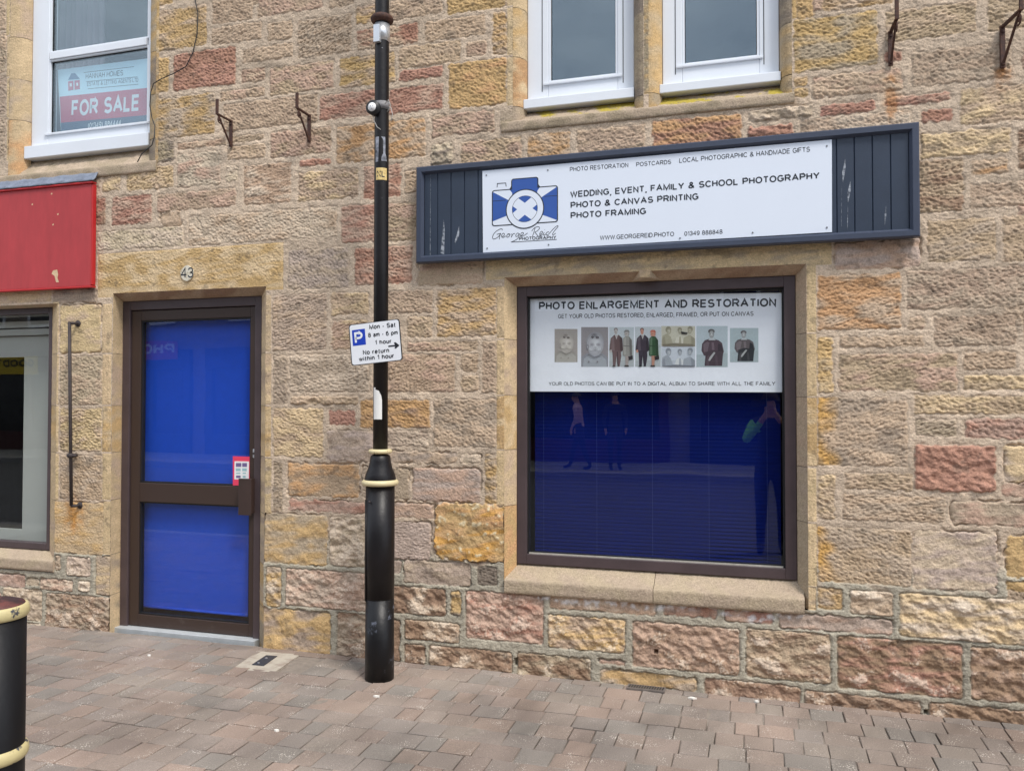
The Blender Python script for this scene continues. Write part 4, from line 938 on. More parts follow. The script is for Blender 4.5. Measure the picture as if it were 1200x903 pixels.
# ------------------------------------------------------------------ main sign
ysn = -.075
SG = empty('shop_sign', (wx(780, 290, ysn), ysn, wz(780, 292, ysn)), 'long dark navy boarded sign with white photography panel and camera logo above the shop window', 'sign')
sx0, sx1 = wx(487.3, 250, ysn), wx(1078, 210, ysn); sz1, sz0 = wz(780, 169.3, ysn), wz(780, 292.5, ysn)
ft = mpp(780, 230, ysn)*9.5
b = MB(); yb_ = ysn+.022
nb = 31; xa, xb = sx0+ft+.0005, sx1-ft-.0005; pitch = (xb-xa)/nb
for i in range(nb):
    x = xa+i*pitch
    b.add([(x+.0035, yb_, sz0+ft), (x+pitch-.0035, yb_, sz0+ft), (x+pitch-.0035, yb_, sz1-ft), (x+.0035, yb_, sz1-ft),
           (x, yb_+.006, sz0+ft), (x+pitch, yb_+.006, sz0+ft), (x+pitch, yb_+.006, sz1-ft), (x, yb_+.006, sz1-ft)], [(0, 1, 2, 3), (4, 0, 3, 7), (1, 5, 6, 2)])
b.box(sx0+.004, sx1-.004, yb_+.0065, -.01, sz0+.004, sz1-.004)
b.build('boarding', NAVY, SG)
b = MB()
for (xo, zo, xi, zi) in ((0, 0, 0, 0),):
    y0, y1 = ysn, ysn+.05
    P = [(sx0, sz0), (sx1, sz0), (sx1, sz1), (sx0, sz1)]; Q = [(sx0+ft, sz0+ft), (sx1-ft, sz0+ft), (sx1-ft, sz1-ft), (sx0+ft, sz1-ft)]
    S_ = [(sx0+.006, sz0+.006), (sx1-.006, sz0+.006), (sx1-.006, sz1-.006), (sx0+.006, sz1-.006)]
    S2 = [(sx0+ft-.012, sz0+ft-.012), (sx1-ft+.012, sz0+ft-.012), (sx1-ft+.012, sz1-ft+.012), (sx0+ft-.012, sz1-ft+.012)]
    vs = [(x, y0+.006, z_) for x, z_ in P]+[(x, y0, z_) for x, z_ in S_]+[(x, y0, z_) for x, z_ in S2]+[(x, y0+.020, z_) for x, z_ in Q]+[(x, yb_+.006, z_) for x, z_ in Q]+[(x, y1, z_) for x, z_ in P]
    fs = []
    for a in range(4):
        c_ = (a+1) % 4
        for l0, l1 in ((0, 4), (4, 8), (8, 12), (12, 16)): fs.append((l0+a, l0+c_, l1+c_, l1+a))
        fs.append((20+a, 20+c_, c_, a))
    b.add(vs, fs)
b.build('moulding', NAVY_L, SG)
ypn = yb_-.006
b = MB(); b.plate([W(565.2, 200.3, ypn), W(974.8, 163.6, ypn), W(975, 272, ypn), W(566, 296, ypn)], ypn, yb_-.0006)
pn = b.build('white_panel', PANEL, SG, .0008)
yt = ypn-.0006
b = MB()
text_line(pn, INK, 'PHOTO RESTORATION', (667.8, 201.2), (736.2, 196.0), 5.2, yt, .004)
text_line(pn, INK, 'POSTCARDS', (745.5, 195.3), (786.5, 192.2), 5.0, yt, .004)
text_line(pn, INK, 'LOCAL PHOTOGRAPHIC & HANDMADE GIFTS', (796, 191), (949.3, 177.8), 5.6, yt, .004)
text_line(pn, INK, 'WEDDING, EVENT, FAMILY & SCHOOL PHOTOGRAPHY', (668.2, 231.6), (960.5, 209.6), 7.4, yt, .017)
text_line(pn, INK, 'PHOTO & CANVAS PRINTING', (668.6, 244.2), (818.5, 234), 7.4, yt, .017)
text_line(pn, INK, 'PHOTO FRAMING', (668.6, 256.2), (757, 251), 7.4, yt, .017)
text_line(pn, INK, 'WWW.GEORGEREID.PHOTO', (703, 281.2), (790, 276.7), 5.2, yt, .004)
text_line(pn, INK, '01349 888848', (802, 276.4), (846.7, 274), 5.2, yt, .004)

# camera emblem, measured at 9.03x from (560,195)
lq = lambda x, y: W(560+x/9.03, 195+y/9.03, yt)
def rrect(x0, x1, z0, z1, r_, n=6):
    pts = []
    for cx, cz, a0 in ((x1-r_, z1-r_, 0), (x0+r_, z1-r_, 90), (x0+r_, z0+r_, 180), (x1-r_, z0+r_, 270)):
        for i in range(n+1): a = R(a0+90*i/n); pts.append((cx+r_*math.cos(a), cz+r_*math.sin(a)))
    return pts
bx0, bx1 = lq(148, 430)[0], lq(848, 430)[0]; bz1 = (lq(160, 250)[1]+lq(840, 203)[1])/2; bz0 = (lq(180, 635)[1]+lq(830, 590)[1])/2
px_ = mpp(615, 243, yt); ow = 1.25*px_
hx0, hx1 = lq(352, 200)[0], lq(640, 200)[0]; hz1 = (lq(365, 130)[1]+lq(620, 112)[1])/2
cx, cz = lq(497, 450); ro = px_*23.4; ri = px_*15.6
b = MB(); e_ = .00015
b.sheet(rrect(bx0, bx1, bz0, bz1, 3.2*px_), yt); b.sheet(rrect(hx0, hx1, bz0+.08, hz1, 3*px_), yt-e_)
b.sheet([(hx0-3*px_, bz1-ow), (hx1+3*px_, bz1-ow), (hx1, bz1+3*px_), (hx0, bz1+3*px_)], yt-e_*1.5)
b.m(1); b.sheet(rrect(bx0+ow, bx1-ow, bz0+ow, bz1-ow, 2.4*px_), yt-2*e_)
b.m(2); b.sheet(rrect(hx0+ow, hx1-ow, cz, hz1-ow, 2.2*px_), yt-3*e_)
b.sheet([(hx0-1.5*px_, bz1-ow*1.0), (hx1+1.5*px_, bz1-ow*1.0), (cx, cz)], yt-3.5*e_)
b.sheet([(bx0+ow, bz1-2.2*px_), (cx, cz+.5*px_), (bx0+ow, bz0+6*px_)], yt-3.5*e_); b.sheet([(bx1-ow, bz1-1.8*px_), (cx, cz+.5*px_), (bx1-ow, bz0+2.5*px_)], yt-3.5*e_)
b.m(0); hl = .35*px_
for zz0, xa_, xb_ in ((bz1-13*px_, bx0+ow, cx-ro), (bz1-12*px_, cx+ro, bx1-ow)): b.sheet([(xa_, zz0-hl), (xb_, zz0-hl), (xb_, zz0+hl), (xa_, zz0+hl)], yt-4*e_)
circ = lambda r_: [(cx+r_*math.cos(R(a)), cz+r_*math.sin(R(a))) for a in range(0, 360, 6)]
b.m(0).sheet(circ(ro), yt-5*e_); b.m(1).sheet(circ(ro-ow), yt-6*e_); b.m(0).sheet(circ(ri), yt-7*e_); b.m(2).sheet(circ(ri-.5*px_), yt-8*e_)
b.m(1)
ux, uz_ = math.cos(R(37)), math.sin(R(37)); tw = 5.6*px_; rr = ri-.5*px_
for sgn in (1, -1):
    dx, dz_ = ux, uz_*sgn; nxn, nzn = -dz_, dx; L2 = math.sqrt(rr*rr-tw*tw)
    pts = []
    for s1 in (1, -1):
        a0 = math.atan2(dz_*s1, dx*s1); dl_ = math.asin(tw/rr)
        for i in range(7): a = a0-dl_+2*dl_*i/6; pts.append((cx-1.2*px_*0+rr*math.cos(a), cz+rr*math.sin(a)))
    b.sheet(pts, yt-(9 if sgn > 0 else 10)*e_)
b.m(0)
fl_ = [lq(200, 222), lq(203, 178), lq(298, 172), lq(303, 214), lq(296, 214), lq(291, 180), lq(210, 186), lq(207, 222)]
b.sheet(fl_, yt)
b.build('camera_emblem', [INK, PANEL, LOGOBLUE], pn)
# handwritten name
b = MB()
def ribbon(pts, wpx, f=lq):
    P = [Vector(f(*p)) for p in pts]
    # Catmull-Rom
    Q = []
    for i in range(len(P)-1):
        p0, p1, p2, p3 = P[max(i-1, 0)], P[i], P[i+1], P[min(i+2, len(P)-1)]
        for k in range(4):
            t = k/4; Q.append(.5*((2*p1)+(p2-p0)*t+(2*p0-5*p1+4*p2-p3)*t*t+(3*p1-p0-3*p2+p3)*t**3))
    Q.append(P[-1]); vs = []; 
    for i, q in enumerate(Q):
        t = (Q[min(i+1, len(Q)-1)]-Q[max(i-1, 0)]); t = t.normalized() if t.length > 1e-9 else Vector((1, 0)); n_ = Vector((-t.y, t.x))*wpx*px_/2
        vs += [(q.x+n_.x, yt, q.y+n_.y), (q.x-n_.x, yt, q.y-n_.y)]
    b.add(vs, [(2*i, 2*i+1, 2*i+3, 2*i+2) for i in range(len(Q)-1)])
sx = lambda L_: [(250+(x-250)*1.2 if x > 250 else x, y) for x, y in L_]
for st in ([(262, 672), (250, 660), (225, 668), (190, 690), (165, 720), (155, 750), (165, 768), (195, 760), (225, 735), (242, 708), (232, 735), (226, 772)], [(200, 720), (242, 708)]): ribbon(st, .75)
for st in ([(252, 742), (270, 735), (276, 715), (265, 708), (252, 725), (254, 748), (270, 750), (290, 735)], [(306, 715), (296, 735), (300, 750), (315, 742), (324, 725), (316, 713), (304, 718), (330, 718)],
           [(338, 712), (344, 730), (336, 750), (344, 728), (358, 710), (368, 714)], [(404, 712), (392, 706), (376, 726), (380, 742), (395, 735), (408, 710), (402, 745), (384, 772), (352, 792), (334, 800)],
           [(414, 735), (438, 722), (444, 704), (432, 700), (420, 716), (422, 736), (442, 736), (480, 705)]): ribbon(sx(st), .7)
for st in ([(606, 648), (592, 700), (575, 748)], [(570, 684), (600, 650), (640, 638), (652, 655), (630, 682), (604, 696), (620, 715), (640, 742), (660, 732)], [(655, 722), (680, 706), (684, 690), (668, 690), (655, 712), (662, 732), (690, 716)],
           [(702, 696), (695, 718), (703, 728), (722, 712)], [(706, 672), (710, 669)], [(752, 692), (732, 698), (722, 718), (738, 726), (765, 700), (800, 660), (840, 628), (846, 640), (812, 680), (790, 715), (800, 724), (824, 706)],
           [(350, 800), (430, 797), (630, 785), (836, 772)]): ribbon(st, .7)
put_text(b, 'PHOTOGRAPHY', (608.2, 195+783/9.03), (651.8, 195+768/9.03), 4.0, yt, .014)
b.build('signature', INK, pn)
SCREW = mat('dull_screw', RGB(120, 124, 130), .5, .4, .2, 40)
for px, py in ((570, 205.5), (642, 199.5), (571, 291), (643, 286.8), (969, 171), (969, 266.6), (882, 272.6), (797, 279)):
    x, z_ = W(px, py, yt)
    b = MB(); b.plate([(x+.0045*math.cos(R(a)), z_+.0045*math.sin(R(a))) for a in range(0, 360, 36)], yt-.002, yt); b.build('screw', SCREW, pn)
SCR = mat('scratched_primer', RGB(168, 174, 184), .7, col2=RGB(70, 78, 90), thr=(.4, .6), scale=60); yy = yb_-.0009   # scratches in the navy paint
for base, off, sc_ in (((480, 140), 4, [(160, 470, 150, 632, 12), (98, 240, 96, 640, 1.5), (232, 500, 212, 580, 3)]),):
    for x0, y0, x1, y1, wv in sc_: b = MB(); b.sheet([W(base[0]+q/off, base[1]+r_/off, yy) for q, r_ in ((x0, y0), (x0+wv*.4, y0+40), (x1+wv, y1), (x1-wv*.4, y1-6))], yy); b.build('scratch', SCR, SG)
for x0, y0, x1, y1, wv in ((152, 130, 138, 270, 10), (183, 260, 168, 390, 9), (168, 400, 165, 550, 2), (392, 405, 384, 520, 6), (132, 280, 130, 540, 1.5)):
    b = MB(); b.sheet([W(960+q/5, 160+r_/5, yy) for q, r_ in ((x0, y0), (x0+wv*.3, y0+50), (x1+wv*.6, y1-20), (x1, y1), (x1-wv*.3, y1-60))], yy); b.build('scratch', SCR, SG)


# ------------------------------------------------------------------ lamp post
yP = -.30; xP = wx(446.2, 420, yP); U = mpp(446, 500, yP)
LP = empty('lamp_post', (xP, yP, 0), 'tall black lamp post with cream painted rings standing in front of the wall', 'lamp post')
def pz(py): return wz(446, py, yP)
def lath(prof, name, m_, seg=40):
    b = MB(); b.smooth = True; b.lathe((xP, yP), prof, seg); return b.build(name, m_, LP)
rT, rB = 8.6*U, 16.8*U
b = MB(); b.smooth = True
b.lathe((xP, yP), [(rT, pz(527)), (rT*.99, pz(300)), (rT*.97, pz(30)), (rT*.95, pz(-300)), (rT*.9, 6.2)], 40)
b.tube([(xP, yP, 6.19), (xP, yP-.05, 6.6), (xP, yP-.3, 6.85), (xP, yP-.9, 6.95)], .028, 12)
b.build('shaft', mat('flecked_black_paint', RGB(20, 17, 19), .42, col2=RGB(140, 140, 146), thr=(.70, .73), scale=32, bump=.0018, bscale=45, spec=.35), LP)
b = MB(); b.lathe((xP, yP-1.0), [(.02, 7.0), (.11, 6.98), (.13, 6.92), (.10, 6.88)], 24); b.build('lantern', STEEL, LP)
lath([(rT*1.04, pz(532)), (11.5*U, pz(534)), (12.2*U, pz(540)), (14*U, pz(548)), (17*U, pz(555)), (18.4*U, pz(561)), (18*U, pz(564))][::-1], 'bell', BLACKP)
lath(ring_prof(11.3*U, pz(528.5), 2.6*U), 'cream_ring', CREAM); lath(ring_prof(18.2*U, pz(565), 3.4*U), 'cream_ring', CREAM)
lath([(rB*1.0, -.02), (rB*1.0, pz(760)), (rB*.98, pz(700))], 'base_sleeve', BLACKW)
lath([(rB*.99, pz(699.9)), (rB*1.01, pz(640)), (rB*1.0, pz(568))], 'base_column', BLACKP)
b = MB(); b.smooth = True                        # hinged service door on the base, slightly proud
vs = []
for j in range(2):
    for i in range(13):
        a = R(160+i*5.6); r_ = rB*1.05; vs.append((xP+r_*math.cos(a), yP+r_*math.sin(a), (pz(702), pz(585))[j]))
b.add(vs, [(i, i+1, 14+i, 13+i) for i in range(12)])
o = b.build('service_door', BLACKP, LP); q = o.modifiers.new('thickness', 'SOLIDIFY'); q.thickness = .006
b = MB(); b.smooth = True; b.tube([(xP-.3*rB, yP-rB*.99, pz(586)+.0), (xP-.3*rB, yP-rB*1.1, pz(586))], .006, 10); b.build('bolt', IRON, LP)
lath(ring_prof(rT*1.06, pz(23.5), 4.4*U), 'rusty_collar', RUST)
b = MB(); yk = yP-rT-.012; b.box(wx(438, 40, yk), wx(445.2, 40, yk), yk-.006, yk+.02, wz(441, 49.5, yk), wz(441, 29, yk)); b.build('clip_box', SILVER, LP, .002)
lath([(rT*1.06, pz(50)), (rT*1.06, pz(30))], 'clip_band', SILVER)
# festive-light socket strapped to the post
b = MB(); ysk = yP-.035; cx, cz = W(436, 125.5, ysk-.03)
b.smooth = True; b.tube([(cx, ysk-.03, cz), (cx+.004, ysk+.02, cz)], 8.4*U, 20); sk = b.build('socket', BLACKPL, LP)
b = MB(); b.smooth = True; b.tube([(cx, ysk-.033, cz), (cx, ysk-.0301, cz)], 5.2*U, 20); b.build('socket_face', WHITE, sk)
b = MB()
for dx, dz_ in ((-1.4, 1), (1.4, 1), (0, -2)): b.box(cx+dx*U-.0018, cx+dx*U+.0018, ysk-.0338, ysk-.0332, cz+dz_*U-.002, cz+dz_*U+.002)
b.build('socket_holes', DARKGAP, sk)
lath([(rT*1.06, pz(130)), (rT*1.06, pz(121))], 'strap', mat('grey_strap', RGB(120, 118, 120), .6, var=.3, scale=60))
b = MB(); b.smooth = True
for pts in ([(437, 134), (438.5, 142), (442, 149), (446, 152)], [(458, 126), (460, 134), (458.5, 142)], [(451, 122), (455, 117), (458, 124), (454, 131)]):
    b.tube([(*W(p[0], p[1], yP-rT-.006)[:1], yP-rT-.006, W(p[0], p[1], yP-rT-.006)[1]) for p in pts], .0022, 6)
b.build('cable_tie', mat('pale_tie', RGB(170, 168, 164), .6, var=.2), LP)
VA = math.atan2(CAM.x-xP, yP-CAM.y)
def wrap(name, m_, pts, r_, rows=1, parent=LP):   # sticker wrapped on the shaft; pts: photo px outline split into left/right edge per row
    b = MB(); b.smooth = True; vs = []; n = 10
    for (xl, xr, py) in pts:
        xc_ = 446.2+(420-py)*.0052
        a0 = math.asin(max(-1, min(1, (xl-xc_)*U/r_))); a1 = math.asin(max(-1, min(1, (xr-xc_)*U/r_)))
        for i in range(n+1):
            a = a0+(a1-a0)*i/n+VA; vs.append((xP+r_*math.sin(a), yP-r_*math.cos(a), pz(py)))
    b.add(vs, [(j*(n+1)+i, (j+1)*(n+1)+i, (j+1)*(n+1)+i+1, j*(n+1)+i+1) for j in range(len(pts)-1) for i in range(n)])
    return b.build(name, m_, parent)
rs_ = rT*1.012
tag(wrap('torn_sticker', mat('white_sticker', (.78, .77, .74), .5, var=.05), [(438, 440, 454), (438, 444, 458), (438, 446.5, 463), (438, 447.5, 468), (438, 447.5, 491)], rs_, parent=None) if False else wrap('torn_sticker', mat('white_sticker', (.78, .77, .74), .5, var=.05), [(438, 440, 454), (438, 444, 458), (438, 446.5, 463), (438, 447.5, 468), (438, 447.5, 491)], rs_))
st_ = wrap('size_sticker', mat('buff_sticker', RGB(222, 196, 132), .5, col2=RGB(190, 160, 100), scale=40), [(441, 453.5, 199), (441, 453.5, 213)], rs_)
b = MB(); vs_, fs_ = text_geo('XL', .012); wm = max(v[0] for v in vs_); pts = []
for v in vs_:
    a = math.asin(((442.3+8.6*v[0]/wm)-447.3)*U/rs_)+VA; r_ = rs_+.0009; pts.append((xP+r_*math.sin(a), yP-r_*math.cos(a), pz(210-7.6*v[1])))
b.add(pts, fs_); b.build('lettering', INK, st_)
OLDP = mat('old_tape_residue', RGB(168, 172, 184), .6, col2=RGB(60, 62, 70), thr=(.40, .66), scale=16)
wrap('tape_residue', OLDP, [(440.5, 444.5, 163), (440.5, 444, 176), (440.5, 443.5, 192)], rs_); wrap('tape_residue', OLDP, [(447, 451.6, 163), (449, 451.8, 166), (449.5, 451.8, 182), (447.5, 453, 186), (447, 453.5, 191)], rs_)

# parking sign
yS = yP-.05
cs = lambda x, y: W(400+x/6.45, 360+y/6.45, yS)
PS = empty('parking_sign', (*[cs(258, 440)[0]], yS, cs(258, 440)[1]), 'small white parking sign with blue P square and arrow, tilted on the lamp post', 'sign')
TL, TR, BR, BL = (54, 133), (438, 85), (464, 400), (77, 443)
def bil(u, v): 
    x = (TL[0]*(1-u)+TR[0]*u)*(1-v)+(BL[0]*(1-u)+BR[0]*u)*v; y = (TL[1]*(1-u)+TR[1]*u)*(1-v)+(BL[1]*(1-u)+BR[1]*u)*v
    return (x, y)
def rr_sign(m_, r_=.05, n=5):
    pts = []
    for cu, cv, a0 in ((1-r_-m_, r_*1.25+m_, -90), (1-r_-m_, 1-r_*1.25-m_, 0), (r_+m_, 1-r_*1.25-m_, 90), (r_+m_, r_*1.25+m_, 180)):
        for i in range(n+1):
            a = R(a0+90*i/n); pts.append(bil(cu+r_*math.cos(a), cv+r_*1.25*math.sin(a)))
    return pts
b = MB(); b.plate([cs(*p) for p in rr_sign(0)], yS, yS+.003); b.build('plate', mat('sign_black_edge', RGB(28, 30, 36), .4, var=.05), PS)
b = MB(); b.sheet([cs(*p) for p in rr_sign(.017)], yS-.0005); b.build('face', mat('sign_white_face', (.80, .82, .86), .35, var=.02), PS)
b = MB(); b.sheet([cs(*p) for p in ((80, 174), (178, 161), (187, 281), (88, 293))], yS-.0010); pb = b.build('blue_square', mat('parking_blue', RGB(24, 62, 178), .4, var=.04), PS)
pxs = lambda x, y: (400+x/6.45, 360+y/6.45)
b = MB(); put_text(b, 'P', pxs(104, 277), pxs(166, 268), 88/6.45, yS-.0015, .017); b.build('letter', mat('sign_white_face', (0, 0, 0)), pb)
SINK = mat('sign_ink', RGB(22, 26, 36), .5, var=.05)
for s_, A_, B_, cap in (('Mon - Sat', (212, 168), (409, 149), 36), ('8 am - 6 pm', (203, 228), (427, 206), 34), ('1 hour', (257, 283), (378, 271), 34), ('No return', (164, 360), (362, 341), 36), ('within 1 hour', (134, 409), (397, 382), 36)):
    text_line(PS, SINK, s_, pxs(*A_), pxs(*B_), cap/6.45, yS-.0010, .019)
b = MB(); b.sheet([cs(*p) for p in ((355, 289), (404, 284), (398, 266), (410, 263), (440, 287), (413, 312), (402, 310), (407, 295), (356, 301))], yS-.0010)
b.build('arrow', SINK, PS)
b = MB(); x, z_ = cs(256, 200); b.box(x-.045, x+.045, yS+.0032, yP-rT+.006, z_-.008, z_+.008); b.build('clamp', STEEL, PS); b = MB(); x, z_ = cs(268, 340); b.box(x-.045, x+.045, yS+.0032, yP-rT+.006, z_-.008, z_+.008); b.build('clamp', STEEL, PS)

# ------------------------------------------------------------------ bollard
dB = 2.35; d = ray(-10, 800); pB = CAM+d*dB; xB_, yB_ = pB.x, pB.y; uB = dB/F_PX
def bz(py): 
    d = ray(-10, py); t = (Vector((xB_, yB_, 0))-CAM).xy.dot(d.xy)/d.xy.dot(d.xy); return CAM.z+d.z*t
BO = empty('bollard', (xB_, yB_, 0), 'stout black bollard with chipped cream rings and a reddish worn cap at the kerb', 'bollard')
rb_ = 35*uB
def blath(prof, name, m_):
    b = MB(); b.smooth = True; b.lathe((xB_, yB_), prof, 48); return b.build(name, m_, BO)
zr1, zr2 = bz(716), bz(881)
blath([(rb_, -.02), (rb_, zr1)], 'body', mat('dull_black_paint', RGB(15, 15, 18), .5, col2=RGB(60, 62, 66), thr=(.68, .76), scale=12, bump=.0015, bscale=40, spec=.3))
blath([(rb_*.99, zr1+.001), (rb_*1.0, zr1+.012), (rb_*.93, zr1+.022), (rb_*.7, zr1+.030), (rb_*.3, zr1+.034), (.002, zr1+.035)], 'cap', mat('worn_oxide_cap', RGB(52, 34, 36), .6, col2=RGB(110, 60, 54), scale=16, bump=.002))
CREAM2 = mat('chipped_gold_paint', RGB(196, 182, 134), .5, col2=RGB(70, 70, 76), thr=(.57, .61), scale=22, bump=.002, bscale=60)
blath(ring_prof(rb_*.99, zr1, 3.8*uB, 8, 7.5*uB), 'cream_ring', CREAM2); blath(ring_prof(rb_*.99, zr2, 4.6*uB, 8, 8*uB), 'cream_ring', CREAM2)

# ------------------------------------------------------------------ small fittings on the wall
# brackets: a wall strap, a projecting arm with an upturned end, a brace and a scroll
def bracket_mesh():
    b = MB(); a_ = .15
    b.box(-.011, .011, -.012, -.003, -.165, .004)                    # strap
    b.bar((0, -.006, -.002), (0, -a_, -.002), .016, .009); b.bar((0, -a_+.004, -.006), (0, -a_+.004, .088), .018, .009)
    b.bar((0, -a_*.9, -.006), (0, -.012, -.15), .010, .009)
    for zq in (-.02, -.15, .0): b.box(-.006, .006, -.019, -.012, zq-.006, zq+.006)
    sp = []
    for i in range(26):
        t = i/25; r_ = .024*(1-t*.75); a = R(80+t*520); sp.append((.002, -a_*.80+r_*math.cos(a)*.9, -.034+r_*math.sin(a)))
    b.tube([(0, -a_*.8, -.004)]+sp, .0045, 6)
    return b
BRG = 'hanging brackets on the wall'
b0 = bracket_mesh().build('wall_bracket', RUST, None, .0015)
for i, (px, py, rz, s_, lab) in enumerate(((272, 142.5, 0, 1., 'rusty scrolled wall bracket nearest to the upper left window'), (363.5, 136, 0, 1., 'rusty scrolled wall bracket just left of the lamp post'),
                                     (1043, 39, 2, 1.1, 'rusty wall bracket directly above the right end of the navy sign'), (1173, 33, 10, 1.3, 'rusty wall bracket beyond the end of the sign, rightmost of all'))):
    o = b0 if i == 0 else b0.copy()
    if i: COL.objects.link(o)
    x, z_ = W(px, py); o.location = (x, -.004, z_); o.rotation_euler = (0, 0, R(rz)); o.scale = (1, s_, s_*.93 if s_ > 1 else 1); tag(o, lab, 'bracket', BRG)

b = MB(); b.smooth = True; yc = -.045                    # iron rail on the pier between the openings
P_ = lambda px, py, y: (*W(px, py, y)[:1], y, W(px, py, y)[1])
b.tube([P_(81.5, 377, yc), P_(82.3, 480, yc), P_(83.6, 592, yc)], .0105, 12)
for px, py, q in ((81.5, 378.5, 88), (83.8, 592.5, 87)):
    x, z_ = W(px, py, yc); b.tube([(x-.004, yc, z_), (x+.02, yc+.01, z_), (x+.03, -.002, z_)], .010, 12); b.tube([(x+.03, -.008, z_), (x+.03, -.0015, z_)], .022, 16)
x, z_ = W(82.7, 533.5, yc); b.tube([(x, yc, z_), (x, -.002, z_)], .012, 12); b.box(x-.03, x+.04, yc-.004, yc+.02, z_-.008, z_+.008); b.tube([(x, yc, z_-.015), (x, yc, z_+.015)], .019, 14)
tag(b.build('iron_rail', IRON), 'upright dark iron rail fixed to the stone pier left of the blue door', 'rail')

cab = [(228.6, -20), (228.6, 0), (232, 16), (231, 40), (226, 62), (218, 78), (204, 86), (188, 93), (180, 98), (176.6, 108), (175.6, 124), (178, 138), (181.5, 148), (181, 160), (178, 170), (173.5, 174), (166, 180.5), (161, 190)]
b = MB(); b.smooth = True; b.tube([P_(p[0], p[1], -.014 if p[1] < 90 or p[0] > 181 else (-.02 if p[1] < 140 else -.05)) for p in cab], .0032, 8)
tag(b.build('black_cable', BLACKPL), 'thin black cable looping down the wall beside the upper left window', 'cable')

# number 43
yn = -.012; 
b = MB(); x, z_ = W(218.8, 320, yn); rn = 8.8*mpp(219, 320, yn)
b.plate([(x+rn*(1+.06*math.sin(5*a))*math.cos(a), z_+rn*(1+.05*math.cos(4*a))*math.sin(a)) for a in [R(q) for q in range(0, 360, 12)]], yn, -.0005)
nd = b.build('house_number', mat('chipped_white_paint', RGB(214, 208, 192), .8, col2=RGB(180, 170, 146), scale=60, bump=.002)); tag(nd, 'white roundel with number 43 painted on the lintel over the blue door', 'house number')
b = MB(); put_text(b, '43', (211.2, 326.2), (226.6, 325.2), 12.2, yn-.0006, .0); b.build('digits', INK, nd)

# ------------------------------------------------------------------ ground
def struct(o): return tag(o, kind='structure')
ASPH = mat('asphalt', RGB(92, 92, 94), .9, var=.2, scale=60, bump=.004, bscale=200)
b = MB(); b.add([(-300, -300, -.145), (300, -300, -.145), (300, 300, -.145), (-300, 300, -.145)], [(0, 1, 2, 3)]); struct(b.build('ground', ASPH))
KERBY = -3.35; FARK = -12.6
b = MB(); b.add([(-60, FARK, -.14), (60, FARK, -.14), (60, KERBY, -.14), (-60, KERBY, -.14)], [(0, 1, 2, 3)]); struct(b.build('road', mat('worn_asphalt', RGB(92, 92, 92), .9, var=.12, scale=50, bump=.004, bscale=200)))
GRAN = mat('granite_kerb', RGB(150, 148, 146), .85, var=.15, scale=60, bump=.002)
b = MB(); x = -30
while x < 30: b.box(x+.003, x+.897, KERBY, KERBY+.14, -.2, -.004); x += .9
x = -30
while x < 30: b.box(x+.003, x+.897, FARK-.14, FARK, -.2, -.004); x += .9
struct(b.build('kerb', GRAN, None, .008))
b = MB(); b.box(-60, 60, FARK-3.2, FARK-.1405, -.3, -.006); struct(b.build('far_pavement', CONC))
# pavers: near rows as bevelled blocks of three lengths, colour per block
pr = random.Random(11); V_ = []; F_ = []; Cc = []
PC = [(150, 136, 127), (147, 135, 127), (146, 135, 128), (143, 134, 128), (152, 136, 126), (148, 134, 126), (146, 136, 128), (141, 134, 128), (153, 136, 126)]
cov = G(318, 773.5); 
def paver(x0, x1, y0, y1):
    g = .0022; x0 += g; x1 -= g; y0 += g; y1 -= g; bv = .003
    h = [pr.gauss(0, .0011) for _ in range(4)]; dh = pr.gauss(0, .0010)
    c = RGB(*pr.choice(PC), .87); k = pr.uniform(.94, 1.06); c = [c[0]*k, c[1]*k*.985, c[2]*k*.95]
    n0 = len(V_)
    nxp, nyp = 4, 3
    xs_p = [x0, x0+bv, (x0+x1)/2, x1-bv, x1]; ys_p = [y0, y0+bv, y1-bv, y1]
    for j, yy in enumerate(ys_p):
        for i, xx in enumerate(xs_p):
            e = i in (0, 4) or j in (0, 3)
            u, v = (xx-x0)/(x1-x0), (yy-y0)/(y1-y0)
            zt = (h[0]*(1-u)+h[1]*u)*(1-v)+(h[2]*(1-u)+h[3]*u)*v+dh
            nn = F_LOW[int(-yy*250) % FM, int(xx*250) % FN]; ff = F_MID[int(-yy*250) % FM, int(xx*250) % FN]
            V_.append((xx+pr.gauss(0, .0008), yy+pr.gauss(0, .0008), zt-(.003 if e else 0)+.0008*nn)); dd = F_HUGE[int(-yy*250) % FM, int(xx*250) % FN]; kk = 1+.05*nn+.05*ff+.10*dd; Cc.append((c[0]*kk, c[1]*kk, c[2]*kk, 1))
    for j in range(nyp):
        for i in range(nxp): a = n0+j*5+i; F_.append((a, a+1, a+6, a+5))
    # skirts
    for (a, b_) in ((0, 4), ): pass
    base = len(V_)
    for q in (0, 4, 19, 15): v = V_[n0+q]; V_.append((v[0], v[1], -.05)); Cc.append((*RGB(90, 84, 78, .6), 1))
    for (a, b_, c_, d_) in ((0, 4, 1, 0), (4, 19, 2, 1), (19, 15, 3, 2), (15, 0, 0, 3)): F_.append((n0+b_, n0+a, base+d_, base+c_))
y = 0.0; row = 0
while y > KERBY+.16:
    hgt = .075 if row == 0 else .142
    if y-hgt < KERBY+.145: hgt = y-(KERBY+.141)
    x = -8.0+pr.uniform(0, .2)
    while x < 4.5:
        l_ = pr.choice([.105, .125, .125, .155, .155, .185])
        if not (x+l_ > cov.x-.13 and x < cov.x+.15 and abs((y-hgt/2)-cov.y) < .13): paver(x, x+l_, y-hgt, y)
        x += l_
    y -= hgt; row += 1
me = bpy.data.meshes.new('pavement'); me.from_pydata(V_, [], F_); me.update()
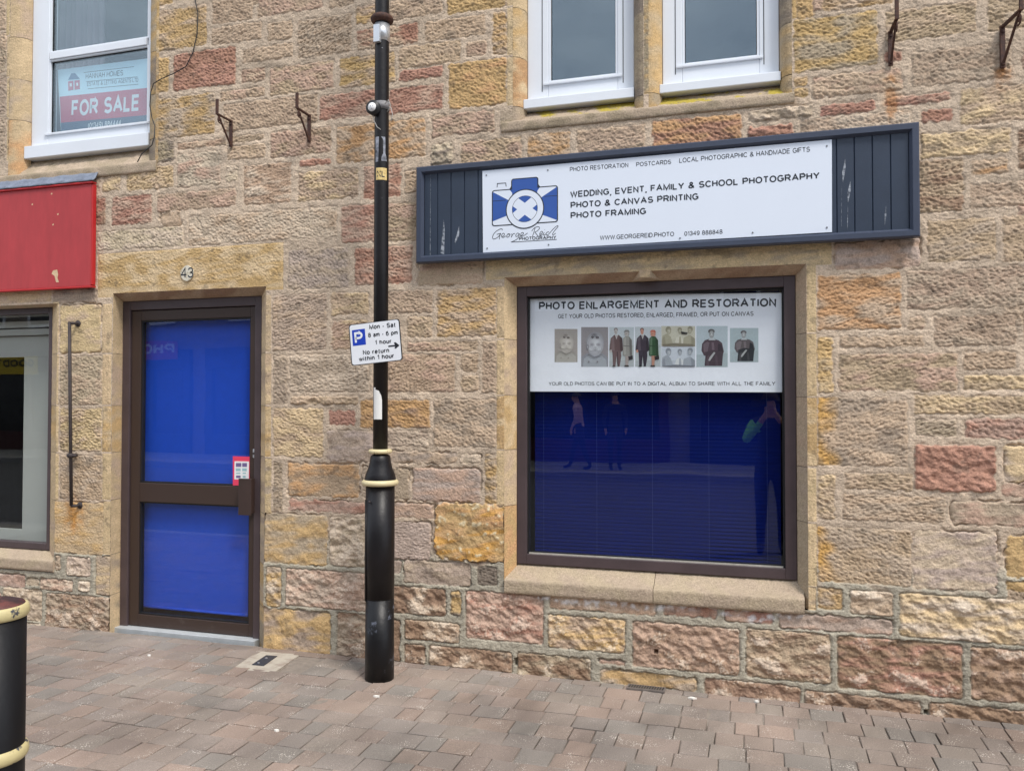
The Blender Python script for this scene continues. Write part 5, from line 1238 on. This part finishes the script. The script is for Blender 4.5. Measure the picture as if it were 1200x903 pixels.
a = me.color_attributes.new('Col', 'FLOAT_COLOR', 'POINT'); a.data.foreach_set('color', np.array(Cc, np.float32).ravel())
struct(link_mesh('pavement', me, M_PAVE))
# sanded joints under the blocks, and their concrete bed
b = MB(); nx_, ny_ = 400, 110; b.smooth = True; vs = []
for j in range(ny_+1):
    for i in range(nx_+1):
        x = -8+12.5*i/nx_; y = KERBY+.14+(.02-KERBY-.14)*j/ny_
        q = F_LOW[int(-y*110) % FM, int(x*110) % FN]+.6*F_HUGE[int(-y*250) % FM, int(x*250) % FN]+(.7 if x < -2.6 else 0)
        vs.append((x, y, -.0068+.0030*max(-1.4, min(1.5, q))))
b.add(vs, [(j*(nx_+1)+i, j*(nx_+1)+i+1, (j+1)*(nx_+1)+i+1, (j+1)*(nx_+1)+i) for j in range(ny_) for i in range(nx_)])
struct(b.build('joint_sand', mat('jointing_sand', RGB(132, 122, 112), .95, var=.2, scale=30, bump=.002)))
b = MB()
for xa, xb in ((-60, -8), (4.5, 60)): b.box(xa, xb, KERBY+.1405, 9, -.3, -.006)
struct(b.build('side_pavement', CONC))

# access cover in a concrete collar
ac = empty('access_cover', (cov.x, cov.y, 0), 'small dark metal access cover in a pale concrete collar by the door', 'access cover')
b = MB(); q = [G(283, 779), G(304, 764.5), G(338, 767), G(318, 783)]
b.add([(p.x, p.y, .002) for p in q]+[(p.x, p.y, -.03) for p in q], [(0, 3, 2, 1)]+[(i, (i+1) % 4, 4+(i+1) % 4, 4+i) for i in range(4)])
n_ = MB(); q2 = [G(272, 783.5), G(302, 762.5), G(352, 766), G(322, 787)]
n_.add([(p.x, p.y, .0) for p in q2]+[(p.x, p.y, -.04) for p in q2], [(0, 3, 2, 1)]+[(i, (i+1) % 4, 4+(i+1) % 4, 4+i) for i in range(4)])
n_.build('collar', mat('cover_collar_concrete', RGB(178, 170, 156), .92, col2=RGB(150, 136, 124), scale=14, bump=.003), ac)
b = MB(); q = [G(295, 778.7), G(312, 767.6), G(325, 768.6), G(309, 780)]
b.add([(p.x, p.y, .003) for p in q]+[(p.x, p.y, -.02) for p in q], [(0, 3, 2, 1)]+[(i, (i+1) % 4, 4+(i+1) % 4, 4+i) for i in range(4)])
b.build('lid', mat('cast_lid', RGB(52, 54, 62), .6, var=.2, scale=60, bump=.003), ac)
b = MB(); p = G(312, 771.5)
b.lathe((p.x, p.y), [(.008, .003), (.008, .007), (.004, .008)], 12); b.build('lid_bolt', STEEL, ac); b = MB(); p = G(303, 777); b.lathe((p.x, p.y), [(.007, .003), (.007, .006), (.003, .007)], 12); b.build('lid_bolt', STEEL, ac)
# vent grille at the foot of the wall
vx0, vx1 = wx(736, 801, -.02), wx(780, 805, -.02)
b = MB(); b.box(vx0, vx1, -.075, -.013, .001, .010); n = 14
for i in range(n):
    x = vx0+.012+(vx1-vx0-.024)*i/(n-1)
    b.m(1); b.add([(x-.005, -.066, .0108), (x+.003, -.066, .0108), (x+.007, -.022, .0108), (x-.001, -.022, .0108)], [(0, 1, 2, 3)])
tag(b.build('vent_grille', [mat('grey_cast_grille', RGB(112, 104, 98), .8, var=.2, scale=50, bump=.002), DARKGAP]), 'small slotted vent grille lying at the foot of the wall below the shop window', 'grille')
# litter and old gum on the paving
LB = [G(*p) for p in ((524, 0) and ((175, 768), (324, 856), (441, 816), (811, 818), (887, 822), (176, 771), (852, 852), (430, 870)))]
gr = random.Random(4)
for i, (p, s_) in enumerate(zip(LB[:5], (.018, .016, .02, .024, .016))):
    b = MB(); n = 9; pts = [(p.x+s_*gr.uniform(.5, 1)*math.cos(2*math.pi*k/n), p.y+s_*.6*gr.uniform(.5, 1)*math.sin(2*math.pi*k/n)) for k in range(n)]
    b.add([(x, y_, .0065) for x, y_ in pts]+[(x, y_, -.001) for x, y_ in pts]+[(p.x, p.y, .0095)], [(k, (k+1) % n, 2*n) for k in range(n)]+[((k+1) % n, k, n+k, n+(k+1) % n) for k in range(n)])
    tag(b.build('paper_scrap', mat('dirty_white_scrap', RGB(220, 216, 208), .8, var=.1, scale=90)),
        ['flattened white scrap on the paving in front of the blue door', 'white blot of gum on the paving between door and lamp post, nearest the viewer', 'white smear on the paving just below the foot of the lamp post',
         'pale chip of mortar lying at the wall foot right of the vent grille', 'pale chip of mortar at the wall foot, second one right of the vent grille'][i], 'litter', 'scraps on the paving')

# ------------------------------------------------------------------ across the street (seen in the window reflections)
FB = FARK-3.2
OB = empty('terrace_building', (0, FB, 0), 'dark stone terrace across the street, mirrored in the shop glass', 'building')
DST = mat('weathered_dark_stone', RGB(134, 124, 114), .95, var=.25, scale=5, bump=.01, bscale=20)
b = MB(); b.box(-26, 16, FB-6, FB, -.05, 6.4); b.build('wall', DST, OB)
b = MB(); b.prism_x([(FB+.2, 6.4), (FB-3, 8.6), (FB-6.2, 6.4)], -26.2, 16.2); b.build('roof', SLATE, OB)
SHOPC = [RGB(70, 24, 26), RGB(26, 36, 52), RGB(44, 44, 44), RGB(22, 50, 44)]
DG = mat('far_dark_glass', RGB(26, 30, 36), .15, var=.1)
k = 0; x = -25
while x < 14:
    b = MB(); b.box(x, x+4.2, FB, FB+.12, 0, .55); b.box(x, x+4.2, FB, FB+.16, 2.5, 3.1); b.box(x, x+.25, FB, FB+.14, .551, 2.499); b.box(x+3.95, x+4.2, FB, FB+.14, .551, 2.499); b.box(x+2.7, x+2.85, FB, FB+.12, .551, 2.499)
    f_ = b.build('shop_front', mat('shopfront_paint_%s' % 'abcd'[k % 4], SHOPC[k % 4], .5, var=.1), OB)
    b = MB(); b.box(x+.251, x+2.69, FB, FB+.03, .56, 2.49); b.box(x+2.86, x+3.94, FB, FB+.03, .56, 2.49); b.build('shop_glass', DG, f_)
    for wx_ in (.7, 2.6):
        b = MB(); frame(b, x+wx_, x+wx_+.95, 3.9, 5.5, .09, FB, FB+.05); wn = b.build('window_frame', UPVC, OB); b = MB(); b.box(x+wx_+.09, x+wx_+.86, FB, FB+.02, 3.99, 5.41); b.build('pane', DG, wn)
    x += 4.7; k += 1
# banner mirrored in the left shop window
ref = 2*(D_SHOP+.03)
def mirror_pt(px, py, Y):
    d = ray(px, py); yv = ref-Y; t = (yv-CAM.y)/d.y; p = CAM+d*t; return p.x, p.z
YB = FB+.2
x0, z1 = mirror_pt(45, 418, YB); x1, _ = mirror_pt(-22, 418, YB); z0 = mirror_pt(45, 439, YB)[1]
BN = empty('yellow_banner', ((x0+x1)/2, YB, z0), 'yellow banner across the street reflected in the left shop glass', 'banner')
b = MB(); b.box(min(x0, x1), max(x0, x1), YB-.03, YB, z0, z1); b.build('cloth', mat('yellow_cloth', RGB(226, 196, 60), .7, var=.05), BN)
def far_text(mb, body, xl, xr, zb, cap, Y, bold=.02):   # readable from the street side (+y), running towards -x
    vs, fs = text_geo(body, bold); ch = 1.0; a0 = min(v[0] for v in vs); a1 = max(v[0] for v in vs)
    mb.add([(xl+(xr-xl)*(v[0]-a0)/(a1-a0), Y+.0002*v[2], zb+v[1]/ch*cap) for v in vs], fs)
hB = z1-z0; b = MB(); far_text(b, 'GOODTRE', x0-.12, x1+.05, z0+hB*.42, hB*.42, YB+.004, .03); b.build('lettering', BLACKPL, BN)

# shop sign across the street, mirrored in the door glass
x0, z1 = mirror_pt(207, 399, YB); x1, _ = mirror_pt(160, 399, YB); z0 = mirror_pt(207, 421, YB)[1]
SR = empty('street_sign_board', ((x0+x1)/2, YB, z0), 'dark red shop board across the street mirrored in the door glass', 'sign')
b = MB(); b.box(min(x0, x1), max(x0, x1), YB-.04, YB, z0, z1); b.build('board', RED, SR)
hB = z1-z0; b = MB(); far_text(b, 'PHO', x0-.10, mirror_pt(166, 410, YB)[0], z0+hB*.30, hB*.56, YB+.004, .025); b.build('lettering', WHITE, SR)
# people reflected in the glass
def person(label, loc, rz, J, parts, mats_, hairc):
    """J: joint -> (x,y,z,r); parts: list of joint chains; one skinned body"""
    names = list(J); ix = {n: i for i, n in enumerate(names)}
    edges = [(ix[a], ix[b_]) for ch in parts for a, b_ in zip(ch, ch[1:])]
    me = bpy.data.meshes.new('person'); me.from_pydata([J[n][:3] for n in names], edges, []); me.update()
    o = bpy.data.objects.new('person', me); COL.objects.link(o)
    sk = o.modifiers.new('skin', 'SKIN'); sv = me.skin_vertices[0].data
    for i, n in enumerate(names): sv[i].radius = (J[n][3], J[n][3]*(.72 if n in ('chest', 'waist', 'pelvis', 'shoulders') else 1)); sv[i].use_root = (n == 'pelvis')
    o.modifiers.new('smooth', 'SUBSURF').levels = 1; o.modifiers['smooth'].render_levels = 1
    dg = bpy.context.evaluated_depsgraph_get(); dg.update()
    m2 = bpy.data.meshes.new_from_object(o.evaluated_get(dg)); bpy.data.objects.remove(o)
    for q in mats_: m2.materials.append(q)
    segs = [(Vector(J[a][:3]), Vector(J[b_][:3]), a, b_) for ch in parts for a, b_ in zip(ch, ch[1:])]
    def cls(c):
        best = None
        for A_, B_, a, b_ in segs:
            ab = B_-A_; t = max(0, min(1, (c-A_).dot(ab)/max(1e-9, ab.length_squared))); d_ = (c-A_-ab*t).length
            if best is None or d_ < best[0]: best = (d_, a, b_)
        n = best[2]
        if n.startswith(('head', 'neck', 'crown', 'nose', 'hand', 'f', 't')) and not n.startswith(('foot', 'toe')):
            side = n[-1]
            if n[0] in 'hft' and n != 'head' and (c-Vector(J['hand'+side][:3])).length > .085: return 4 if side == 'L' and len(mats_) > 4 else 1
            return 0
        if n.startswith(('knee', 'ankle', 'hip')): return 2
        if n.startswith(('foot', 'toe')): return 3
        if n.startswith('elbow') or n.startswith('wrist'): return 4 if n.endswith('L') and len(mats_) > 4 else 1
        return 1
    for p in m2.polygons: p.material_index = cls(p.center); p.use_smooth = True
    root = bpy.data.objects.new('person', m2); COL.objects.link(root); root.location = loc; root.rotation_euler = (0, 0, rz); tag(root, label, 'person')
    b = MB(); b.smooth = True; h = J['head']; n = 12; vs = []
    for j in range(6):
        for i in range(n):
            a = 2*math.pi*i/n; e = R(5+85*j/5); vs.append((h[0]+.098*math.cos(e)*math.cos(a), h[1]+.012+.108*math.cos(e)*math.sin(a), h[2]+.02+.115*math.sin(e)))
    b.add(vs, [(j*n+i, j*n+(i+1) % n, (j+1)*n+(i+1) % n, (j+1)*n+i) for j in range(5) for i in range(n)])
    hr = b.build('hair', mat('hair_'+hairc, dict(grey=RGB(90, 86, 84), brown=RGB(52, 40, 34))[hairc], .8, var=.2)); hr.parent = root
    return root
SKIN = mat('skin', RGB(205, 158, 136), .6, var=.04); PINK = mat('pink_shirt', RGB(214, 178, 196), .8, var=.06); DARKC = mat('dark_cloth', RGB(34, 36, 44), .85, var=.15)
HIVIS = mat('green_sleeve', RGB(150, 240, 70), .7, var=.05); SHOE = mat('dark_shoe', RGB(26, 24, 24), .6, var=.2)
def stand(stride=.12, arm='down', lean=0.):
    J = dict(pelvis=(0, 0, .95, .15), waist=(0, lean*.3, 1.12, .145), chest=(0, lean*.7, 1.32, .165), shoulders=(0, lean, 1.44, .12), neck=(0, lean-.01, 1.52, .052), head=(0, lean-.03, 1.64, .095), crown=(0, lean-.02, 1.71, .075),
             nose=(0, lean-.13, 1.63, .015))
    for s_, n in ((1, 'L'), (-1, 'R')):
        J['hip'+n] = (s_*.10, 0, .88, .10); J['knee'+n] = (s_*.11, -.04-stride*s_*.5, .50, .066); J['ankle'+n] = (s_*.11, stride*-s_, .09, .045); J['foot'+n] = (s_*.115, -.09-stride*s_, .045, .042); J['toe'+n] = (s_*.12, -.18-stride*s_, .032, .032)
        J['sh'+n] = (s_*.185, lean, 1.42, .066)
        if arm == 'down': J['elbow'+n] = (s_*.25, .02+lean, 1.14, .046); J['wrist'+n] = (s_*.24, -.08+lean, .92, .032); J['hand'+n] = (s_*.235, -.1+lean, .85, .03)
        else: J['elbow'+n] = (s_*.27, -.17, 1.22, .05); J['wrist'+n] = (s_*.10, -.31, 1.44, .034); J['hand'+n] = (s_*.07, -.325, 1.5, .03)
        hx, hy, hz = J['hand'+n][:3]
        for k in range(4):
            o_ = (k-1.5)*.018
            if arm == 'down': J['f%d%s' % (k, n)] = (hx, hy+o_, hz-.09+abs(o_)*.4, .008)
            else: J['f%d%s' % (k, n)] = (hx-s_*.035, hy-.012, hz+.05+o_, .008)
        J['t'+n] = (hx-s_*.03, hy-.035, hz-.03 if arm == 'down' else hz-.03, .009)
    ch = [['pelvis', 'waist', 'chest', 'shoulders', 'neck', 'head', 'crown'], ['head', 'nose']]
    for n in 'LR':
        ch += [['pelvis', 'hip'+n, 'knee'+n, 'ankle'+n, 'foot'+n, 'toe'+n], ['shoulders', 'sh'+n, 'elbow'+n, 'wrist'+n, 'hand'+n], ['hand'+n, 't'+n]]+[['hand'+n, 'f%d%s' % (k, n)] for k in range(4)]
    return J, ch
def mirror_x(px, Y): return mirror_pt(px, 500, Y)[0]
J, ch = stand(.26, 'down', -.06); person('person in a pale pink shirt striding along the far pavement', (mirror_x(680, -13.4), -13.4, -.005), R(-90), J, ch, [SKIN, PINK, DARKC, SHOE], 'grey')
J, ch = stand(.05); person('person in dark clothes standing on the far pavement', (mirror_x(720, -13.6), -13.6, -.005), R(160), J, ch, [SKIN, DARKC, DARKC, SHOE], 'brown')
J, ch = stand(.04, 'up'); ph = person('person in a dark jacket with one green sleeve holding up a phone', (.17, -4.80, -.14), R(180), J, ch, [SKIN, DARKC, DARKC, SHOE, HIVIS], 'brown')
b = MB(); b.box(-.03, .13, -4.395, -4.386, 1.465, 1.545); tag(b.build('phone', BLACKPL, None, .002), 'black phone held level by the person in the road', 'phone')
